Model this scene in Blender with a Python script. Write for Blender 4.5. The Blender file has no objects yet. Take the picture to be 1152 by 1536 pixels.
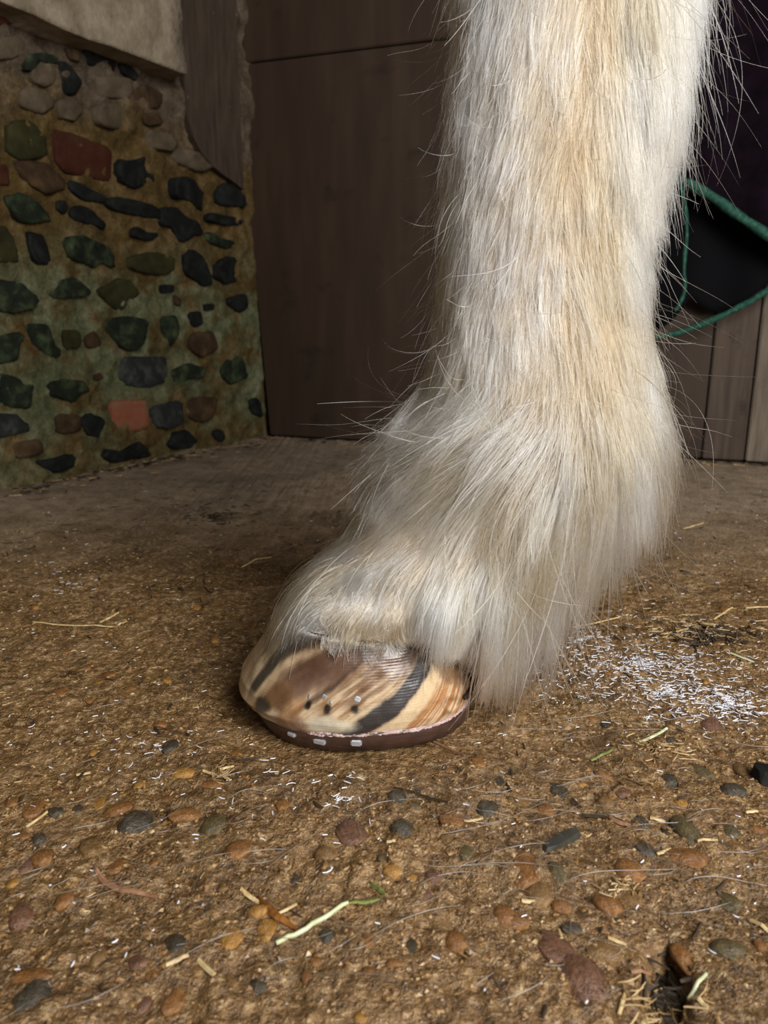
import bpy, bmesh, math, random
import numpy as np
from mathutils import Vector, Matrix, kdtree

random.seed(7)
RNG = np.random.default_rng(7)
scene = bpy.context.scene
COL = scene.collection

# ------------------------------------------------------------------ camera
CAM_H, PITCH, FPX = 0.27, math.radians(14.0), 1150.0
W, H = 1152.0, 1536.0
cam_d = bpy.data.cameras.new('camera')
cam = bpy.data.objects.new('camera', cam_d)
COL.objects.link(cam)
cam.location = (0, 0, CAM_H)
cam.rotation_euler = (math.pi / 2 - PITCH, 0, 0)
cam_d.sensor_fit = 'VERTICAL'
cam_d.sensor_height = 36.0
cam_d.sensor_width = 27.0
cam_d.lens = 36.0 * FPX / H
cam_d.clip_start = 0.02
cam_d.dof.use_dof = True
cam_d.dof.focus_distance = 0.52
cam_d.dof.aperture_fstop = 11.0
scene.camera = cam

# ------------------------------------------------------------------ world, daylight, exposure
world = bpy.data.worlds.new('world')
scene.world = world
world.use_nodes = True
wb = world.node_tree.nodes['Background']
wb.inputs[0].default_value = (0.93, 0.96, 1.0, 1)
wb.inputs[1].default_value = 0.5

def area(name, loc, target, sx, sy, power, color):
    l = bpy.data.lights.new(name, 'AREA')
    l.shape = 'RECTANGLE'
    l.size, l.size_y = sx, sy
    l.energy = power
    l.color = color
    o = bpy.data.objects.new(name, l)
    COL.objects.link(o)
    o.location = loc
    o.rotation_euler = (Vector(target) - Vector(loc)).to_track_quat('-Z', 'Y').to_euler()
    return o
# daylight entering through the open stable doorway behind and to the side of the camera
area('doorway_daylight', (0.86, -0.74, 1.05), (0.10, 0.6, 0.20), 0.95, 1.25, 56.0, (1.0, 0.99, 0.975))

vs = scene.view_settings
scene.display_settings.display_device = 'sRGB'
vs.view_transform = 'Standard'
vs.look = 'None'
vs.gamma = 1.0
vs.use_curve_mapping = False
vs.exposure = 0.0
scene.cycles.use_denoising = True
scene.cycles.denoising_prefilter = 'NONE'
scene.cycles.use_adaptive_sampling = True
scene.cycles.adaptive_threshold = 0.025
scene.cycles.max_bounces = 10
scene.cycles.diffuse_bounces = 3
scene.cycles.glossy_bounces = 4
scene.cycles.transmission_bounces = 9
scene.cycles.transparent_max_bounces = 8

# ------------------------------------------------------------------ helpers
CT, ST = math.cos(PITCH), math.sin(PITCH)
def ray(u, v):
    x = (u - W / 2) / FPX
    y = (H / 2 - v) / FPX
    return Vector((x, CT + y * ST, y * CT - ST))
CAMP = Vector((0, 0, CAM_H))
def on_floor(u, v, z=0.0):
    d = ray(u, v)
    return CAMP + d * ((z - CAM_H) / d.z)
def on_plane(u, v, p0, n):
    d = ray(u, v)
    return CAMP + d * ((Vector(p0) - CAMP).dot(n) / d.dot(n))
def on_y(u, v, Y):
    d = ray(u, v)
    return CAMP + d * (Y / d.y)
def project(P):
    P = np.asarray(P, float)
    q = P - np.array([0, 0, CAM_H])
    f = q[:, 1] * CT - q[:, 2] * ST
    up = q[:, 1] * ST + q[:, 2] * CT
    return W / 2 + FPX * q[:, 0] / f, H / 2 - FPX * up / f

_perm = np.random.default_rng(3).permutation(256)
_perm = np.concatenate([_perm, _perm, _perm])
_grad = np.random.default_rng(4).normal(size=(256, 3))
_grad /= np.linalg.norm(_grad, axis=1)[:, None]
def perlin(x, y, z):
    x, y, z = np.broadcast_arrays(np.asarray(x, float), np.asarray(y, float), np.asarray(z, float))
    xi, yi, zi = np.floor(x).astype(int), np.floor(y).astype(int), np.floor(z).astype(int)
    xf, yf, zf = x - xi, y - yi, z - zi
    xi, yi, zi = xi & 255, yi & 255, zi & 255
    f = lambda t: t * t * t * (t * (t * 6 - 15) + 10)
    u, v, w = f(xf), f(yf), f(zf)
    def g(a, b, c):
        h = _perm[_perm[_perm[(xi + a) & 255] + ((yi + b) & 255)] + ((zi + c) & 255)]
        gr = _grad[h]
        return gr[..., 0] * (xf - a) + gr[..., 1] * (yf - b) + gr[..., 2] * (zf - c)
    l = lambda a, b, t: a + t * (b - a)
    return l(l(l(g(0,0,0), g(1,0,0), u), l(g(0,1,0), g(1,1,0), u), v),
             l(l(g(0,0,1), g(1,0,1), u), l(g(0,1,1), g(1,1,1), u), v), w) * 1.4
def fbm(x, y, z, octv=3):
    s, a = 0.0, 1.0
    for k in range(octv):
        s = s + a * perlin(np.asarray(x) * 2**k + 17 * k, np.asarray(y) * 2**k, np.asarray(z) * 2**k + 5.3 * k)
        a *= 0.5
    return s
def sstep(a, b, x):
    t = np.clip((np.asarray(x, float) - a) / (b - a), 0, 1)
    return t * t * (3 - 2 * t)

def mesh_obj(name, verts, faces, mat, parent=None, smooth=True):
    me = bpy.data.meshes.new(name)
    me.from_pydata([tuple(map(float, v)) for v in verts], [], [tuple(map(int, f)) for f in faces])
    me.materials.append(mat)
    if smooth:
        me.polygons.foreach_set('use_smooth', [True] * len(me.polygons))
    me.update()
    o = bpy.data.objects.new(name, me)
    COL.objects.link(o)
    if parent is not None:
        o.parent = parent
    return o
def bm_obj(name, bm, mat, parent=None, smooth=True):
    me = bpy.data.meshes.new(name)
    bmesh.ops.recalc_face_normals(bm, faces=bm.faces[:])
    bm.to_mesh(me)
    bm.free()
    me.materials.append(mat)
    if smooth:
        me.polygons.foreach_set('use_smooth', [True] * len(me.polygons))
    o = bpy.data.objects.new(name, me)
    COL.objects.link(o)
    if parent is not None:
        o.parent = parent
    return o
def tag(o, label=None, cat=None, group=None, kind=None):
    for k, v in (('label', label), ('category', cat), ('group', group), ('kind', kind)):
        if v:
            o[k] = v
    return o
def empty(name, loc):
    o = bpy.data.objects.new(name, None)
    COL.objects.link(o)
    o.location = loc
    o.empty_display_size = 0.05
    return o
def grid_faces(nu, nv, wrap=False):
    i = np.arange(nu if wrap else nu - 1)
    j = np.arange(nv - 1)
    I, J = np.meshgrid(i, j)
    I, J = I.ravel(), J.ravel()
    I2 = (I + 1) % nu
    return np.stack([J * nu + I, J * nu + I2, (J + 1) * nu + I2, (J + 1) * nu + I], 1)
def fast_mesh(name, V, F, mat, parent=None, color=None, smooth=True):
    V = np.asarray(V, np.float32)
    F = np.asarray(F, np.int32)
    k = F.shape[1]
    me = bpy.data.meshes.new(name)
    me.vertices.add(len(V))
    me.vertices.foreach_set('co', V.ravel())
    me.loops.add(F.size)
    me.loops.foreach_set('vertex_index', F.ravel())
    me.polygons.add(len(F))
    me.polygons.foreach_set('loop_start', np.arange(0, F.size, k, dtype=np.int32))
    me.polygons.foreach_set('use_smooth', np.full(len(F), smooth))
    me.update(calc_edges=True)
    if color is not None:
        at = me.color_attributes.new('tint', 'FLOAT_COLOR', 'POINT')
        c = np.ones((len(V), 4), np.float32)
        c[:, :3] = color
        at.data.foreach_set('color', c.ravel())
    me.materials.append(mat)
    o = bpy.data.objects.new(name, me)
    COL.objects.link(o)
    if parent is not None:
        o.parent = parent
    return o

# ------------------------------------------------------------------ materials
def lin(r, g, b):
    f = lambda c: (c / 255 / 12.92) if c / 255 <= 0.04045 else ((c / 255 + 0.055) / 1.055) ** 2.4
    return (f(r), f(g), f(b), 1.0)
class NT:
    def __init__(s, name):
        s.m = bpy.data.materials.new(name)
        s.m.use_nodes = True
        s.t = s.m.node_tree
        s.bsdf = s.t.nodes['Principled BSDF']
        s.coord = None
    def n(s, kind, **kw):
        x = s.t.nodes.new(kind)
        for k, v in kw.items():
            setattr(x, k, v)
        return x
    def l(s, a, b):
        s.t.links.new(a, b)
    def pos(s):
        if s.coord is None:
            s.coord = s.n('ShaderNodeTexCoord').outputs['Object']
        return s.coord
    def noise(s, scale, detail=4, rough=0.55, stretch=None, dist=0.0):
        t = s.n('ShaderNodeTexNoise')
        t.inputs['Scale'].default_value = scale
        t.inputs['Detail'].default_value = detail
        t.inputs['Roughness'].default_value = rough
        t.inputs['Distortion'].default_value = dist
        if stretch:
            mp = s.n('ShaderNodeMapping')
            mp.inputs['Scale'].default_value = stretch
            s.l(s.pos(), mp.inputs['Vector'])
            s.l(mp.outputs[0], t.inputs['Vector'])
        else:
            s.l(s.pos(), t.inputs['Vector'])
        return t.outputs['Fac']
    def ramp(s, fac, stops):
        r = s.n('ShaderNodeValToRGB')
        while len(r.color_ramp.elements) < len(stops):
            r.color_ramp.elements.new(0.5)
        for e, (p, c) in zip(r.color_ramp.elements, stops):
            e.position = p
            e.color = c if len(c) == 4 else (*c, 1)
        s.l(fac, r.inputs[0])
        return r.outputs[0]
    def mix(s, fac, a, b, mode='MIX'):
        x = s.n('ShaderNodeMix', data_type='RGBA', blend_type=mode)
        for i, v in ((0, fac), (6, a), (7, b)):
            if isinstance(v, (int, float)):
                x.inputs[i].default_value = v
            elif isinstance(v, tuple):
                x.inputs[i].default_value = v
            else:
                s.l(v, x.inputs[i])
        return x.outputs[2]
    def bump(s, h, strength=0.4, dist=0.002):
        b = s.n('ShaderNodeBump')
        b.inputs['Strength'].default_value = strength
        b.inputs['Distance'].default_value = dist
        s.l(h, b.inputs['Height'])
        s.l(b.outputs[0], s.bsdf.inputs['Normal'])
    def set(s, color=None, rough=None, spec=None, **kw):
        def put(k, v):
            i = s.bsdf.inputs[k]
            if isinstance(v, (int, float)):
                i.default_value = v
            elif isinstance(v, tuple):
                i.default_value = v
            else:
                s.l(v, i)
        if color is not None: put('Base Color', color)
        if rough is not None: put('Roughness', rough)
        if spec is not None: put('Specular IOR Level', spec)
        for k, v in kw.items(): put(k, v)
        return s.m
BW = lambda v: (v, v, v, 1)

def mottled(name, c0, c1, scale, rough=0.7, bump=0.4, dist=0.002, c2=None, spec=0.4, stretch=None):
    t = NT(name)
    f = t.noise(scale, 5, 0.6, stretch)
    st = [(0.33, c0), (0.67, c1)] if c2 is None else [(0.28, c0), (0.5, c1), (0.72, c2)]
    c = t.ramp(f, st)
    t.bump(t.noise(scale * 3.1, 4, 0.65, stretch), bump, dist)
    return t.set(c, rough, spec)

# ------------------------------------------------------------------ floor
HOOF_C = (-0.012, 0.506)
def floor_z(x, y):
    x, y = np.asarray(x, float), np.asarray(y, float)
    z = 0.0035 * fbm(x * 7, y * 7, 0.3, 2) + 0.0026 * fbm(x * 34, y * 34, 2.3, 3) + 0.0021 * fbm(x * 120, y * 120, 4.1, 3)
    d = np.sqrt((x - HOOF_C[0]) ** 2 + (y - HOOF_C[1]) ** 2)
    m = sstep(0.06, 0.10, d)
    z = z * m - 0.0012 * (1 - m)
    # broken pit near the camera
    p = on_floor(1003, 1480)
    q = on_floor(1000, 1600)
    ax, ay = q.x - p.x, q.y - p.y
    t = np.clip(((x - p.x) * ax + (y - p.y) * ay) / (ax * ax + ay * ay), -0.45, 1)
    dd = np.sqrt((x - p.x - t * ax) ** 2 + (y - p.y - t * ay) ** 2) + 0.004 * perlin(x * 60, y * 60, 9.1)
    z = z - 0.013 * (1 - sstep(0.003, 0.012, dd))
    # low dirt bank along the foot of the walls
    return z

def axis(lo, a, b, hi, step, grow=1.12):
    mid = list(np.arange(a, b, step))
    up, s = [], step
    x = mid[-1]
    while x < hi:
        s *= grow; x += min(s, 0.25); up.append(x)
    dn, s, x = [], step, a
    while x > lo:
        s *= grow; x -= min(s, 0.25); dn.append(x)
    return np.array(dn[::-1] + mid + up)

t = NT('wet_concrete')
n_big = t.noise(5.5, 4, 0.6)
n_mid = t.noise(38, 5, 0.65)
n_fine = t.noise(190, 4, 0.7)
base = t.ramp(n_mid, [(0.30, lin(64, 46, 28)), (0.44, lin(116, 87, 54)), (0.56, lin(146, 114, 74)), (0.70, lin(172, 144, 104))])
grit = t.ramp(n_fine, [(0.32, lin(34, 23, 13)), (0.46, lin(106, 78, 46)), (0.56, lin(146, 112, 70)), (0.68, lin(208, 180, 136))])
c = t.mix(0.62, base, grit)
sep = t.n('ShaderNodeSeparateXYZ'); t.l(t.pos(), sep.inputs[0])
far = t.n('ShaderNodeMapRange'); far.inputs[1].default_value = 0.75; far.inputs[2].default_value = 1.15
add = t.n('ShaderNodeMath', operation='MULTIPLY_ADD'); add.inputs[1].default_value = 0.55; t.l(n_big, add.inputs[0]); t.l(sep.outputs[1], add.inputs[2])
sub = t.n('ShaderNodeMath', operation='SUBTRACT'); sub.inputs[1].default_value = 0.27; t.l(add.outputs[0], sub.inputs[0])
t.l(sub.outputs[0], far.inputs[0])
dry = t.ramp(n_mid, [(0.3, lin(120, 102, 82)), (0.5, lin(162, 142, 118)), (0.7, lin(188, 170, 144))])
c = t.mix(far.outputs[0], c, t.mix(0.3, dry, grit))
dark = t.ramp(n_big, [(0.36, BW(0.55)), (0.52, BW(1.0))])
c = t.mix(0.8, c, dark, 'MULTIPLY')
rough = t.ramp(t.noise(24, 4, 0.6), [(0.40, BW(0.10)), (0.64, BW(0.45))])
rr = t.mix(far.outputs[0], rough, BW(0.85))
hsum = t.n('ShaderNodeMath', operation='ADD'); t.l(n_fine, hsum.inputs[0]); t.l(t.noise(420, 3, 0.6), hsum.inputs[1])
t.bump(hsum.outputs[0], 0.9, 0.0030)
M_FLOOR = t.set(c, rr, 0.6)

xs = axis(-2.6, -0.30, 0.30, 2.6, 0.0022)
ys = axis(-2.4, 0.20, 0.80, 3.2, 0.0022, 1.08)
X, Y = np.meshgrid(xs, ys)
V = np.stack([X.ravel(), Y.ravel(), floor_z(X, Y).ravel()], 1)
floor = fast_mesh('floor', V, grid_faces(len(xs), len(ys)), M_FLOOR)
tag(floor, 'wet brown concrete stable floor with exposed orange pebbles', kind='structure')

# ------------------------------------------------------------------ left flint wall
WA, WB = on_floor(0, 735), on_floor(394, 655)          # foot of the wall
wdir = (WB - WA).normalized()
WN = Vector((wdir.y, -wdir.x, 0))                      # faces the room
def wall_pt(u, v, off=0.0):
    return on_plane(u, v, WA + WN * off, WN)
def wall_uv(p):                                        # along, height
    q = p - WA
    return q.dot(wdir), p.z
def wall_xyz(a, z, off):
    return np.stack([WA.x + wdir.x * a + WN.x * off, WA.y + wdir.y * a + WN.y * off, z], -1)
def wall_relief(a, z):
    r = 0.010 * fbm(a * 9, z * 9, 3.3, 3) + 0.006 * fbm(a * 42, z * 42, 8.1, 3)
    rough_top = sstep(0.54, 0.64, z + 0.03 * fbm(a * 6, z * 6, 1.2, 2))
    return r + rough_top * (0.014 * fbm(a * 16, z * 16, 6.2, 3) + 0.004)

t = NT('flint_wall_mortar')
nb, nm, nf = t.noise(7, 4, 0.6), t.noise(30, 5, 0.65), t.noise(150, 4, 0.7)
ochre = t.ramp(nm, [(0.3, lin(70, 54, 26)), (0.5, lin(98, 78, 42)), (0.7, lin(128, 106, 70))])
moss = t.ramp(nm, [(0.3, lin(74, 78, 54)), (0.5, lin(108, 114, 82)), (0.72, lin(148, 150, 120))])
lime = t.ramp(nm, [(0.3, lin(74, 62, 48)), (0.5, lin(98, 84, 68)), (0.72, lin(128, 112, 94))])
sep = t.n('ShaderNodeSeparateXYZ'); t.l(t.pos(), sep.inputs[0])
def zmask(stops, k=0.25):
    a = t.n('ShaderNodeMath', operation='MULTIPLY_ADD'); a.inputs[1].default_value = k
    t.l(nb, a.inputs[0]); t.l(sep.outputs[2], a.inputs[2])
    return t.ramp(a.outputs[0], stops)
mm = zmask([(0.13, BW(0.35)), (0.26, BW(0.85)), (0.44, BW(0.9)), (0.56, BW(0.0))])
mm2 = t.mix(1.0, mm, t.ramp(t.noise(14, 4, 0.6), [(0.40, BW(0.0)), (0.56, BW(1.0))]), 'MULTIPLY')
c = t.mix(mm2, ochre, moss)  # upper mortar stays darker ochre, partly painting in the weaker light there
c = t.mix(zmask([(0.70, BW(0)), (0.77, BW(1))]), c, lime)
c = t.mix(0.6, c, t.ramp(nf, [(0.3, BW(0.3)), (0.6, BW(1.0))]), 'MULTIPLY')
t.bump(nf, 0.9, 0.006)
M_MORTAR = t.set(c, 0.92, 0.2)

a0, a1 = -1.9, (WB - WA).dot(wdir) + 0.12
aa = np.concatenate([np.linspace(a0, -0.05, 60), np.arange(-0.04, a1, 0.006)])
zz = np.concatenate([np.arange(-0.02, 1.06, 0.006), np.linspace(1.08, 2.3, 30)])
A, Z = np.meshgrid(aa, zz)
V = wall_xyz(A, Z, wall_relief(A, Z)).reshape(-1, 3)
wall_left = fast_mesh('wall_left', V, grid_faces(len(aa), len(zz)), M_MORTAR)
tag(wall_left, 'flint and brick rubble wall with ochre mossy mortar', kind='structure')

SM = {
 'flint': mottled('black_flint', lin(12, 13, 12), lin(22, 23, 22), 40, 0.75, 0.5, 0.003, lin(40, 42, 38), spec=0.2),
 'moss': mottled('mossy_flint', lin(16, 18, 14), lin(32, 38, 26), 34, 0.85, 0.6, 0.004, lin(74, 86, 58), spec=0.2),
 'olive': mottled('olive_stone', lin(34, 33, 16), lin(48, 46, 22), 26, 0.85, 0.5, 0.003, lin(64, 62, 32), spec=0.2),
 'brown': mottled('brown_stone', lin(40, 28, 18), lin(62, 46, 30), 30, 0.85, 0.5, 0.003, lin(88, 68, 46), spec=0.2),
 'brick': mottled('red_brick', lin(52, 24, 14), lin(68, 34, 20), 36, 0.85, 0.6, 0.003, lin(62, 46, 28), spec=0.2),
 'orange': mottled('orange_brick', lin(108, 66, 46), lin(138, 80, 58), 40, 0.85, 0.6, 0.003, lin(112, 98, 70), spec=0.2),
 'pale': mottled('pale_limestone', lin(66, 56, 42), lin(86, 74, 58), 30, 0.9, 0.6, 0.004, lin(106, 94, 76), spec=0.2),
 'grey': mottled('grey_flint', lin(26, 28, 28), lin(42, 44, 42), 36, 0.75, 0.5, 0.003, lin(76, 80, 72), spec=0.2),
}
STONES = [
 ('brick', 'brick', [(82,206),(88,196),(165,222),(160,272),(87,250)]),
 ('stone', 'olive', [(10,184),(45,182),(65,205),(70,235),(25,240),(8,225)]),
 ('stone', 'brown', [(17,241),(69,246),(100,279),(64,291),(43,279),(26,262)]),
 ('brick', 'brick', [(-14,248),(7,250),(11,277),(-14,278)]),
 ('flint', 'moss', [(3,298),(30,289),(52,300),(78,328),(30,337)]),
 ('flint', 'flint', [(84,300),(95,302),(100,314),(93,321),(83,312)]),
 ('flint', 'flint', [(104,269),(125,277),(158,295),(156,305),(130,302),(107,286)]),
 ('flint', 'flint', [(106,314),(122,308),(142,322),(158,336),(155,345),(139,335),(128,336),(106,329)]),
 ('stone', 'olive', [(-14,340),(12,342),(32,392),(-14,394)]),
 ('flint', 'flint', [(38,348),(68,352),(75,395),(50,395),(42,376)]),
 ('flint', 'moss', [(95,357),(125,355),(160,369),(179,381),(177,404),(148,394),(137,400),(104,388)]),
 ('flint', 'flint', [(172,238),(184,243),(205,240),(218,233),(233,262),(228,275),(195,283),(175,270)]),
 ('flint', 'flint', [(160,300),(180,296),(235,311),(234,329),(190,322),(160,310)]),
 ('flint', 'flint', [(253,271),(287,267),(310,286),(306,317),(291,309),(275,299),(256,298)]),
 ('flint', 'flint', [(239,311),(262,313),(272,324),(295,336),(300,351),(287,353),(274,362),(262,359),(256,341),(237,338)]),
 ('flint', 'flint', [(191,353),(199,340),(218,349),(235,349),(243,361),(218,361)]),
 ('flint', 'flint', [(310,319),(363,328),(361,340),(310,334)]),
 ('flint', 'flint', [(323,292),(335,275),(344,275),(363,294),(365,311),(329,307)]),
 ('flint', 'moss', [(308,351),(318,349),(325,357),(350,362),(348,372),(333,372),(310,362)]),
 ('stone', 'olive', [(190,388),(225,378),(262,385),(258,410),(225,412),(195,402)]),
 ('flint', 'flint', [(272,385),(285,375),(300,385),(314,425),(300,428),(275,410)]),
 ('flint', 'flint', [(320,400),(335,386),(365,388),(368,420),(335,425),(318,415)]),
 ('flint', 'moss', [(-14,421),(12,420),(31,427),(50,450),(46,462),(12,469),(-14,460)]),
 ('flint', 'moss', [(71,440),(102,412),(133,437),(117,446),(83,448)]),
 ('stone', 'olive', [(146,435),(181,417),(209,437),(194,460),(177,467),(154,448)]),
 ('flint', 'moss', [(-14,506),(25,498),(33,504),(25,517),(21,540),(-14,544)]),
 ('flint', 'moss', [(42,489),(73,487),(81,517),(90,525),(87,535),(75,535),(52,519)]),
 ('stone', 'olive', [(94,496),(118,496),(122,520),(98,525)]),
 ('stone', 'brown', [(127,506),(142,496),(154,519),(133,523)]),
 ('flint', 'moss', [(146,481),(185,475),(215,480),(205,520),(185,525),(165,505)]),
 ('brick', 'grey', [(181,537),(246,537),(244,560),(240,572),(215,581),(190,576),(182,570)]),
 ('flint', 'brown', [(139,563),(150,559),(154,568),(142,571)]),
 ('flint', 'moss', [(69,575),(88,569),(125,573),(133,585),(117,592),(106,604),(94,598),(73,592)]),
 ('flint', 'moss', [(-14,560),(25,567),(29,577),(46,577),(42,612),(8,608),(-14,588)]),
 ('flint', 'grey', [(-14,621),(23,621),(44,638),(42,648),(-14,658)]),
 ('flint', 'flint', [(123,629),(137,621),(154,627),(154,637),(144,654),(129,652)]),
 ('stone', 'brown', [(81,622),(118,622),(119,648),(84,650)]),
 ('brick', 'orange', [(167,603),(214,601),(215,643),(172,648)]),
 ('flint', 'flint', [(54,692),(77,690),(100,682),(115,683),(112,700),(88,710),(71,702)]),
 ('flint', 'flint', [(152,683),(160,673),(180,677),(205,662),(215,671),(226,685),(200,688),(165,694)]),
 ('flint', 'flint', [(253,665),(263,648),(282,646),(295,660),(292,671),(259,673)]),
 ('flint', 'flint', [(320,648),(332,644),(338,654),(334,662),(324,661)]),
 ('flint', 'grey', [(224,610),(249,604),(270,602),(270,635),(249,642),(228,637)]),
 ('stone', 'brown', [(282,596),(328,596),(317,627),(299,633),(284,627)]),
 ('flint', 'moss', [(255,558),(280,546),(301,552),(299,567),(276,569),(270,581),(255,577)]),
 ('flint', 'moss', [(240,477),(263,473),(268,500),(257,521),(245,504)]),
 ('flint', 'flint', [(334,450),(367,440),(369,465),(353,469)]),
 ('flint', 'flint', [(305,456),(318,456),(320,465),(307,466)]),
 ('flint', 'flint', [(240,427),(261,427),(263,437),(243,440)]),
 ('stone', 'brown', [(261,442),(274,446),(272,460),(262,455)]),
 ('flint', 'flint', [(372,600),(388,598),(393,625),(378,621)]),
 ('flint', 'flint', [(116,80),(149,66),(170,87),(170,109),(132,97)]),
 ('flint', 'flint', [(175,98),(190,97),(205,112),(200,122),(182,112)]),
 ('flint', 'flint', [(83,97),(97,94),(120,125),(111,142),(92,137)]),
 ('flint', 'moss', [(35,85),(60,79),(85,88),(80,97),(60,92),(46,97),(43,108),(35,105)]),  # dark arc of shadow, built as a mossy stone
 ('stone', 'pale', [(142,113),(187,118),(193,128),(190,150),(146,145)]),
 ('stone', 'pale', [(45,98),(62,92),(80,100),(80,125),(58,130),(44,118)]),
 ('brick', 'brick', [(-14,10),(22,16),(20,35),(-14,40)]),
 ('stone', 'brown', [(93,73),(112,78),(114,94),(98,91)]),
 ('stone', 'brown', [(195,138),(215,127),(238,140),(236,160),(210,165)]),
 ('stone', 'pale', [(215,195),(250,200),(262,215),(255,228),(220,222)]),
 ('stone', 'pale', [(88,150),(112,146),(126,165),(108,182),(86,176)]),
 ('stone', 'pale', [(30,130),(70,138),(84,156),(60,172),(26,160)]),
 ('stone', 'pale', [(140,158),(182,160),(196,184),(170,196),(138,186)]),
 ('stone', 'pale', [(-14,60),(24,56),(36,72),(20,88),(-14,92)]),
 ('stone', 'pale', [(120,42),(160,52),(166,64),(130,64),(112,54)]),
 ('stone', 'brown', [(206,172),(232,170),(240,186),(214,190)]),
 ('stone', 'pale', [(262,222),(300,232),(318,250),(296,258),(258,240)]),
 ('flint', 'flint', [(283,470),(300,466),(305,484),(290,492)]),
 ('stone', 'brown', [(288,500),(320,496),(326,524),(300,536),(284,522)]),
 ('flint', 'moss', [(336,540),(362,534),(366,566),(346,576),(332,562)]),
 ('stone', 'brown', [(20,664),(60,660),(64,680),(24,688)]),
]
def chaikin(P, n=2, keep=0.25):
    for _ in range(n):
        Q = []
        for i in range(len(P)):
            a, b = P[i], P[(i + 1) % len(P)]
            Q.append(a * (1 - keep) + b * keep)
            Q.append(a * keep + b * (1 - keep))
        P = Q
    return np.array(P)
def stone(name, matname, poly, seed):
    P = [np.array(wall_uv(wall_pt(*p))) for p in poly]
    P = chaikin(P, 2, 0.12 if name == 'brick' else 0.17)
    cen = P.mean(0)
    ang = np.linspace(0, 2 * np.pi, len(P), endpoint=False)
    size = np.sqrt(((P - cen) ** 2).sum(1).mean())
    jit = 1.08 + 0.09 * perlin(np.cos(ang) * 2.2 + seed * 3.1, np.sin(ang) * 2.2, seed * 1.7) + 0.10 * perlin(np.cos(ang) * 6 + seed * 3.1, np.sin(ang) * 6, seed * 2.7)
    P = cen + (P - cen) * jit[:, None]
    depth = min(0.006, 0.002 + 0.10 * size) * (0.5 + 0.8 * random.random())
    if name == 'brick':
        depth = 0.004
    n = len(P)
    rel = float(np.mean(wall_relief(P[:, 0], P[:, 1])))
    rings = [(1.04, -0.025), (1.0, 0.0), (0.95, 0.8), (0.74, 1.0), (0.38, 0.9)] if name != 'brick' else [(1.02, -0.025), (1.0, 0.3), (0.96, 0.9), (0.7, 1.0), (0.35, 1.0)]
    V, F = [], []
    tilt = RNG.normal(size=2) * 0.12
    for k, (s, h) in enumerate(rings):
        Q = cen + (P - cen) * s
        off = h if k == 0 else depth * h + 0.003 + ((Q - cen) @ tilt) * s + 0.004 * perlin(Q[:, 0] * 60, Q[:, 1] * 60, seed)
        V.append(wall_xyz(Q[:, 0], Q[:, 1], rel + off + np.zeros(n)))
    V.append(wall_xyz(np.array([cen[0]]), np.array([cen[1]]), np.array([rel + depth + 0.003])))
    V = np.concatenate(V)
    F = [tuple(f) for f in grid_faces(n, len(rings), True)]
    b = (len(rings) - 1) * n
    F += [(b + i, b + (i + 1) % n, len(V) - 1) for i in range(n)]
    return mesh_obj(name, V, F, SM[matname], wall_left)
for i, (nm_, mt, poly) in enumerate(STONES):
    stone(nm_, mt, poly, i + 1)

# weathered limewashed lintel sitting proud of the top of the flint wall
def lump_box(name, fn, n, mat, parent, amp, freq, seed):
    """closed box surface; fn maps unit cube coords to world, relief pushes it along its own outward direction"""
    bm = bmesh.new()
    bmesh.ops.create_cube(bm, size=1.0)
    bmesh.ops.subdivide_edges(bm, edges=bm.edges[:], cuts=n, use_grid_fill=True)
    pts = np.array([v.co for v in bm.verts])
    pts_n = np.sign(pts) * np.abs(pts * 2) ** 6
    pts_n /= np.linalg.norm(pts_n, axis=1)[:, None]
    w = fn(pts)
    d = amp * fbm(w[:, 0] * freq, w[:, 1] * freq, w[:, 2] * freq + seed, 3)
    w2 = fn(pts + pts_n * 1e-3) - w
    w2 /= np.linalg.norm(w2, axis=1)[:, None] + 1e-12
    w = w + w2 * d[:, None]
    for v, q in zip(bm.verts, w):
        v.co = q
    return bm_obj(name, bm, mat, parent)
M_LINTEL = mottled('limewashed_stone', lin(100, 88, 70), lin(136, 122, 102), 22, 0.9, 0.8, 0.006, lin(160, 146, 126))
LOFF = 0.055
pb = wall_pt(280, 112, LOFF)
la1, lz0 = wall_uv(pb)
def lintel_fn(p):
    a = la1 - 1.6 + (p[:, 0] + 0.5) * 1.6
    z = lz0 + (p[:, 2] + 0.5) * 0.20
    o = -0.03 + (p[:, 1] + 0.5) * (LOFF + 0.03)
    return wall_xyz(a, z, o)
lintel = lump_box('trim_1', lintel_fn, 34, M_LINTEL, None, 0.013, 10, 2.2)
tag(lintel, 'pale limewashed ledge along the top of the flint wall', kind='structure')

# grey upright board between the flint wall and the plywood partition
M_BOARD = mottled('weathered_grey_board', lin(46, 36, 27), lin(62, 50, 39), 14, 0.85, 0.5, 0.002, lin(76, 62, 49), stretch=(6, 6, 0.8))
poly = [(262, -60), (350, -60), (366, 285), (350, 272), (335, 262), (318, 248), (303, 230), (290, 205), (280, 172)]
pp = [np.array(wall_uv(wall_pt(*p, 0.016))) for p in poly]
Vb = [wall_xyz(np.array([p[0]]), np.array([p[1]]), np.array([o]))[0] for o in (-0.02, 0.016) for p in pp]
n = len(pp)
Fb = [tuple(range(n, 2 * n)), tuple(range(n - 1, -1, -1))] + [(i, (i + 1) % n, n + (i + 1) % n, n + i) for i in range(n)]
board = mesh_obj('trim_2', Vb, Fb, M_BOARD, None, False)
tag(board, 'grey weathered upright board in the corner beside the plywood', kind='structure')

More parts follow.
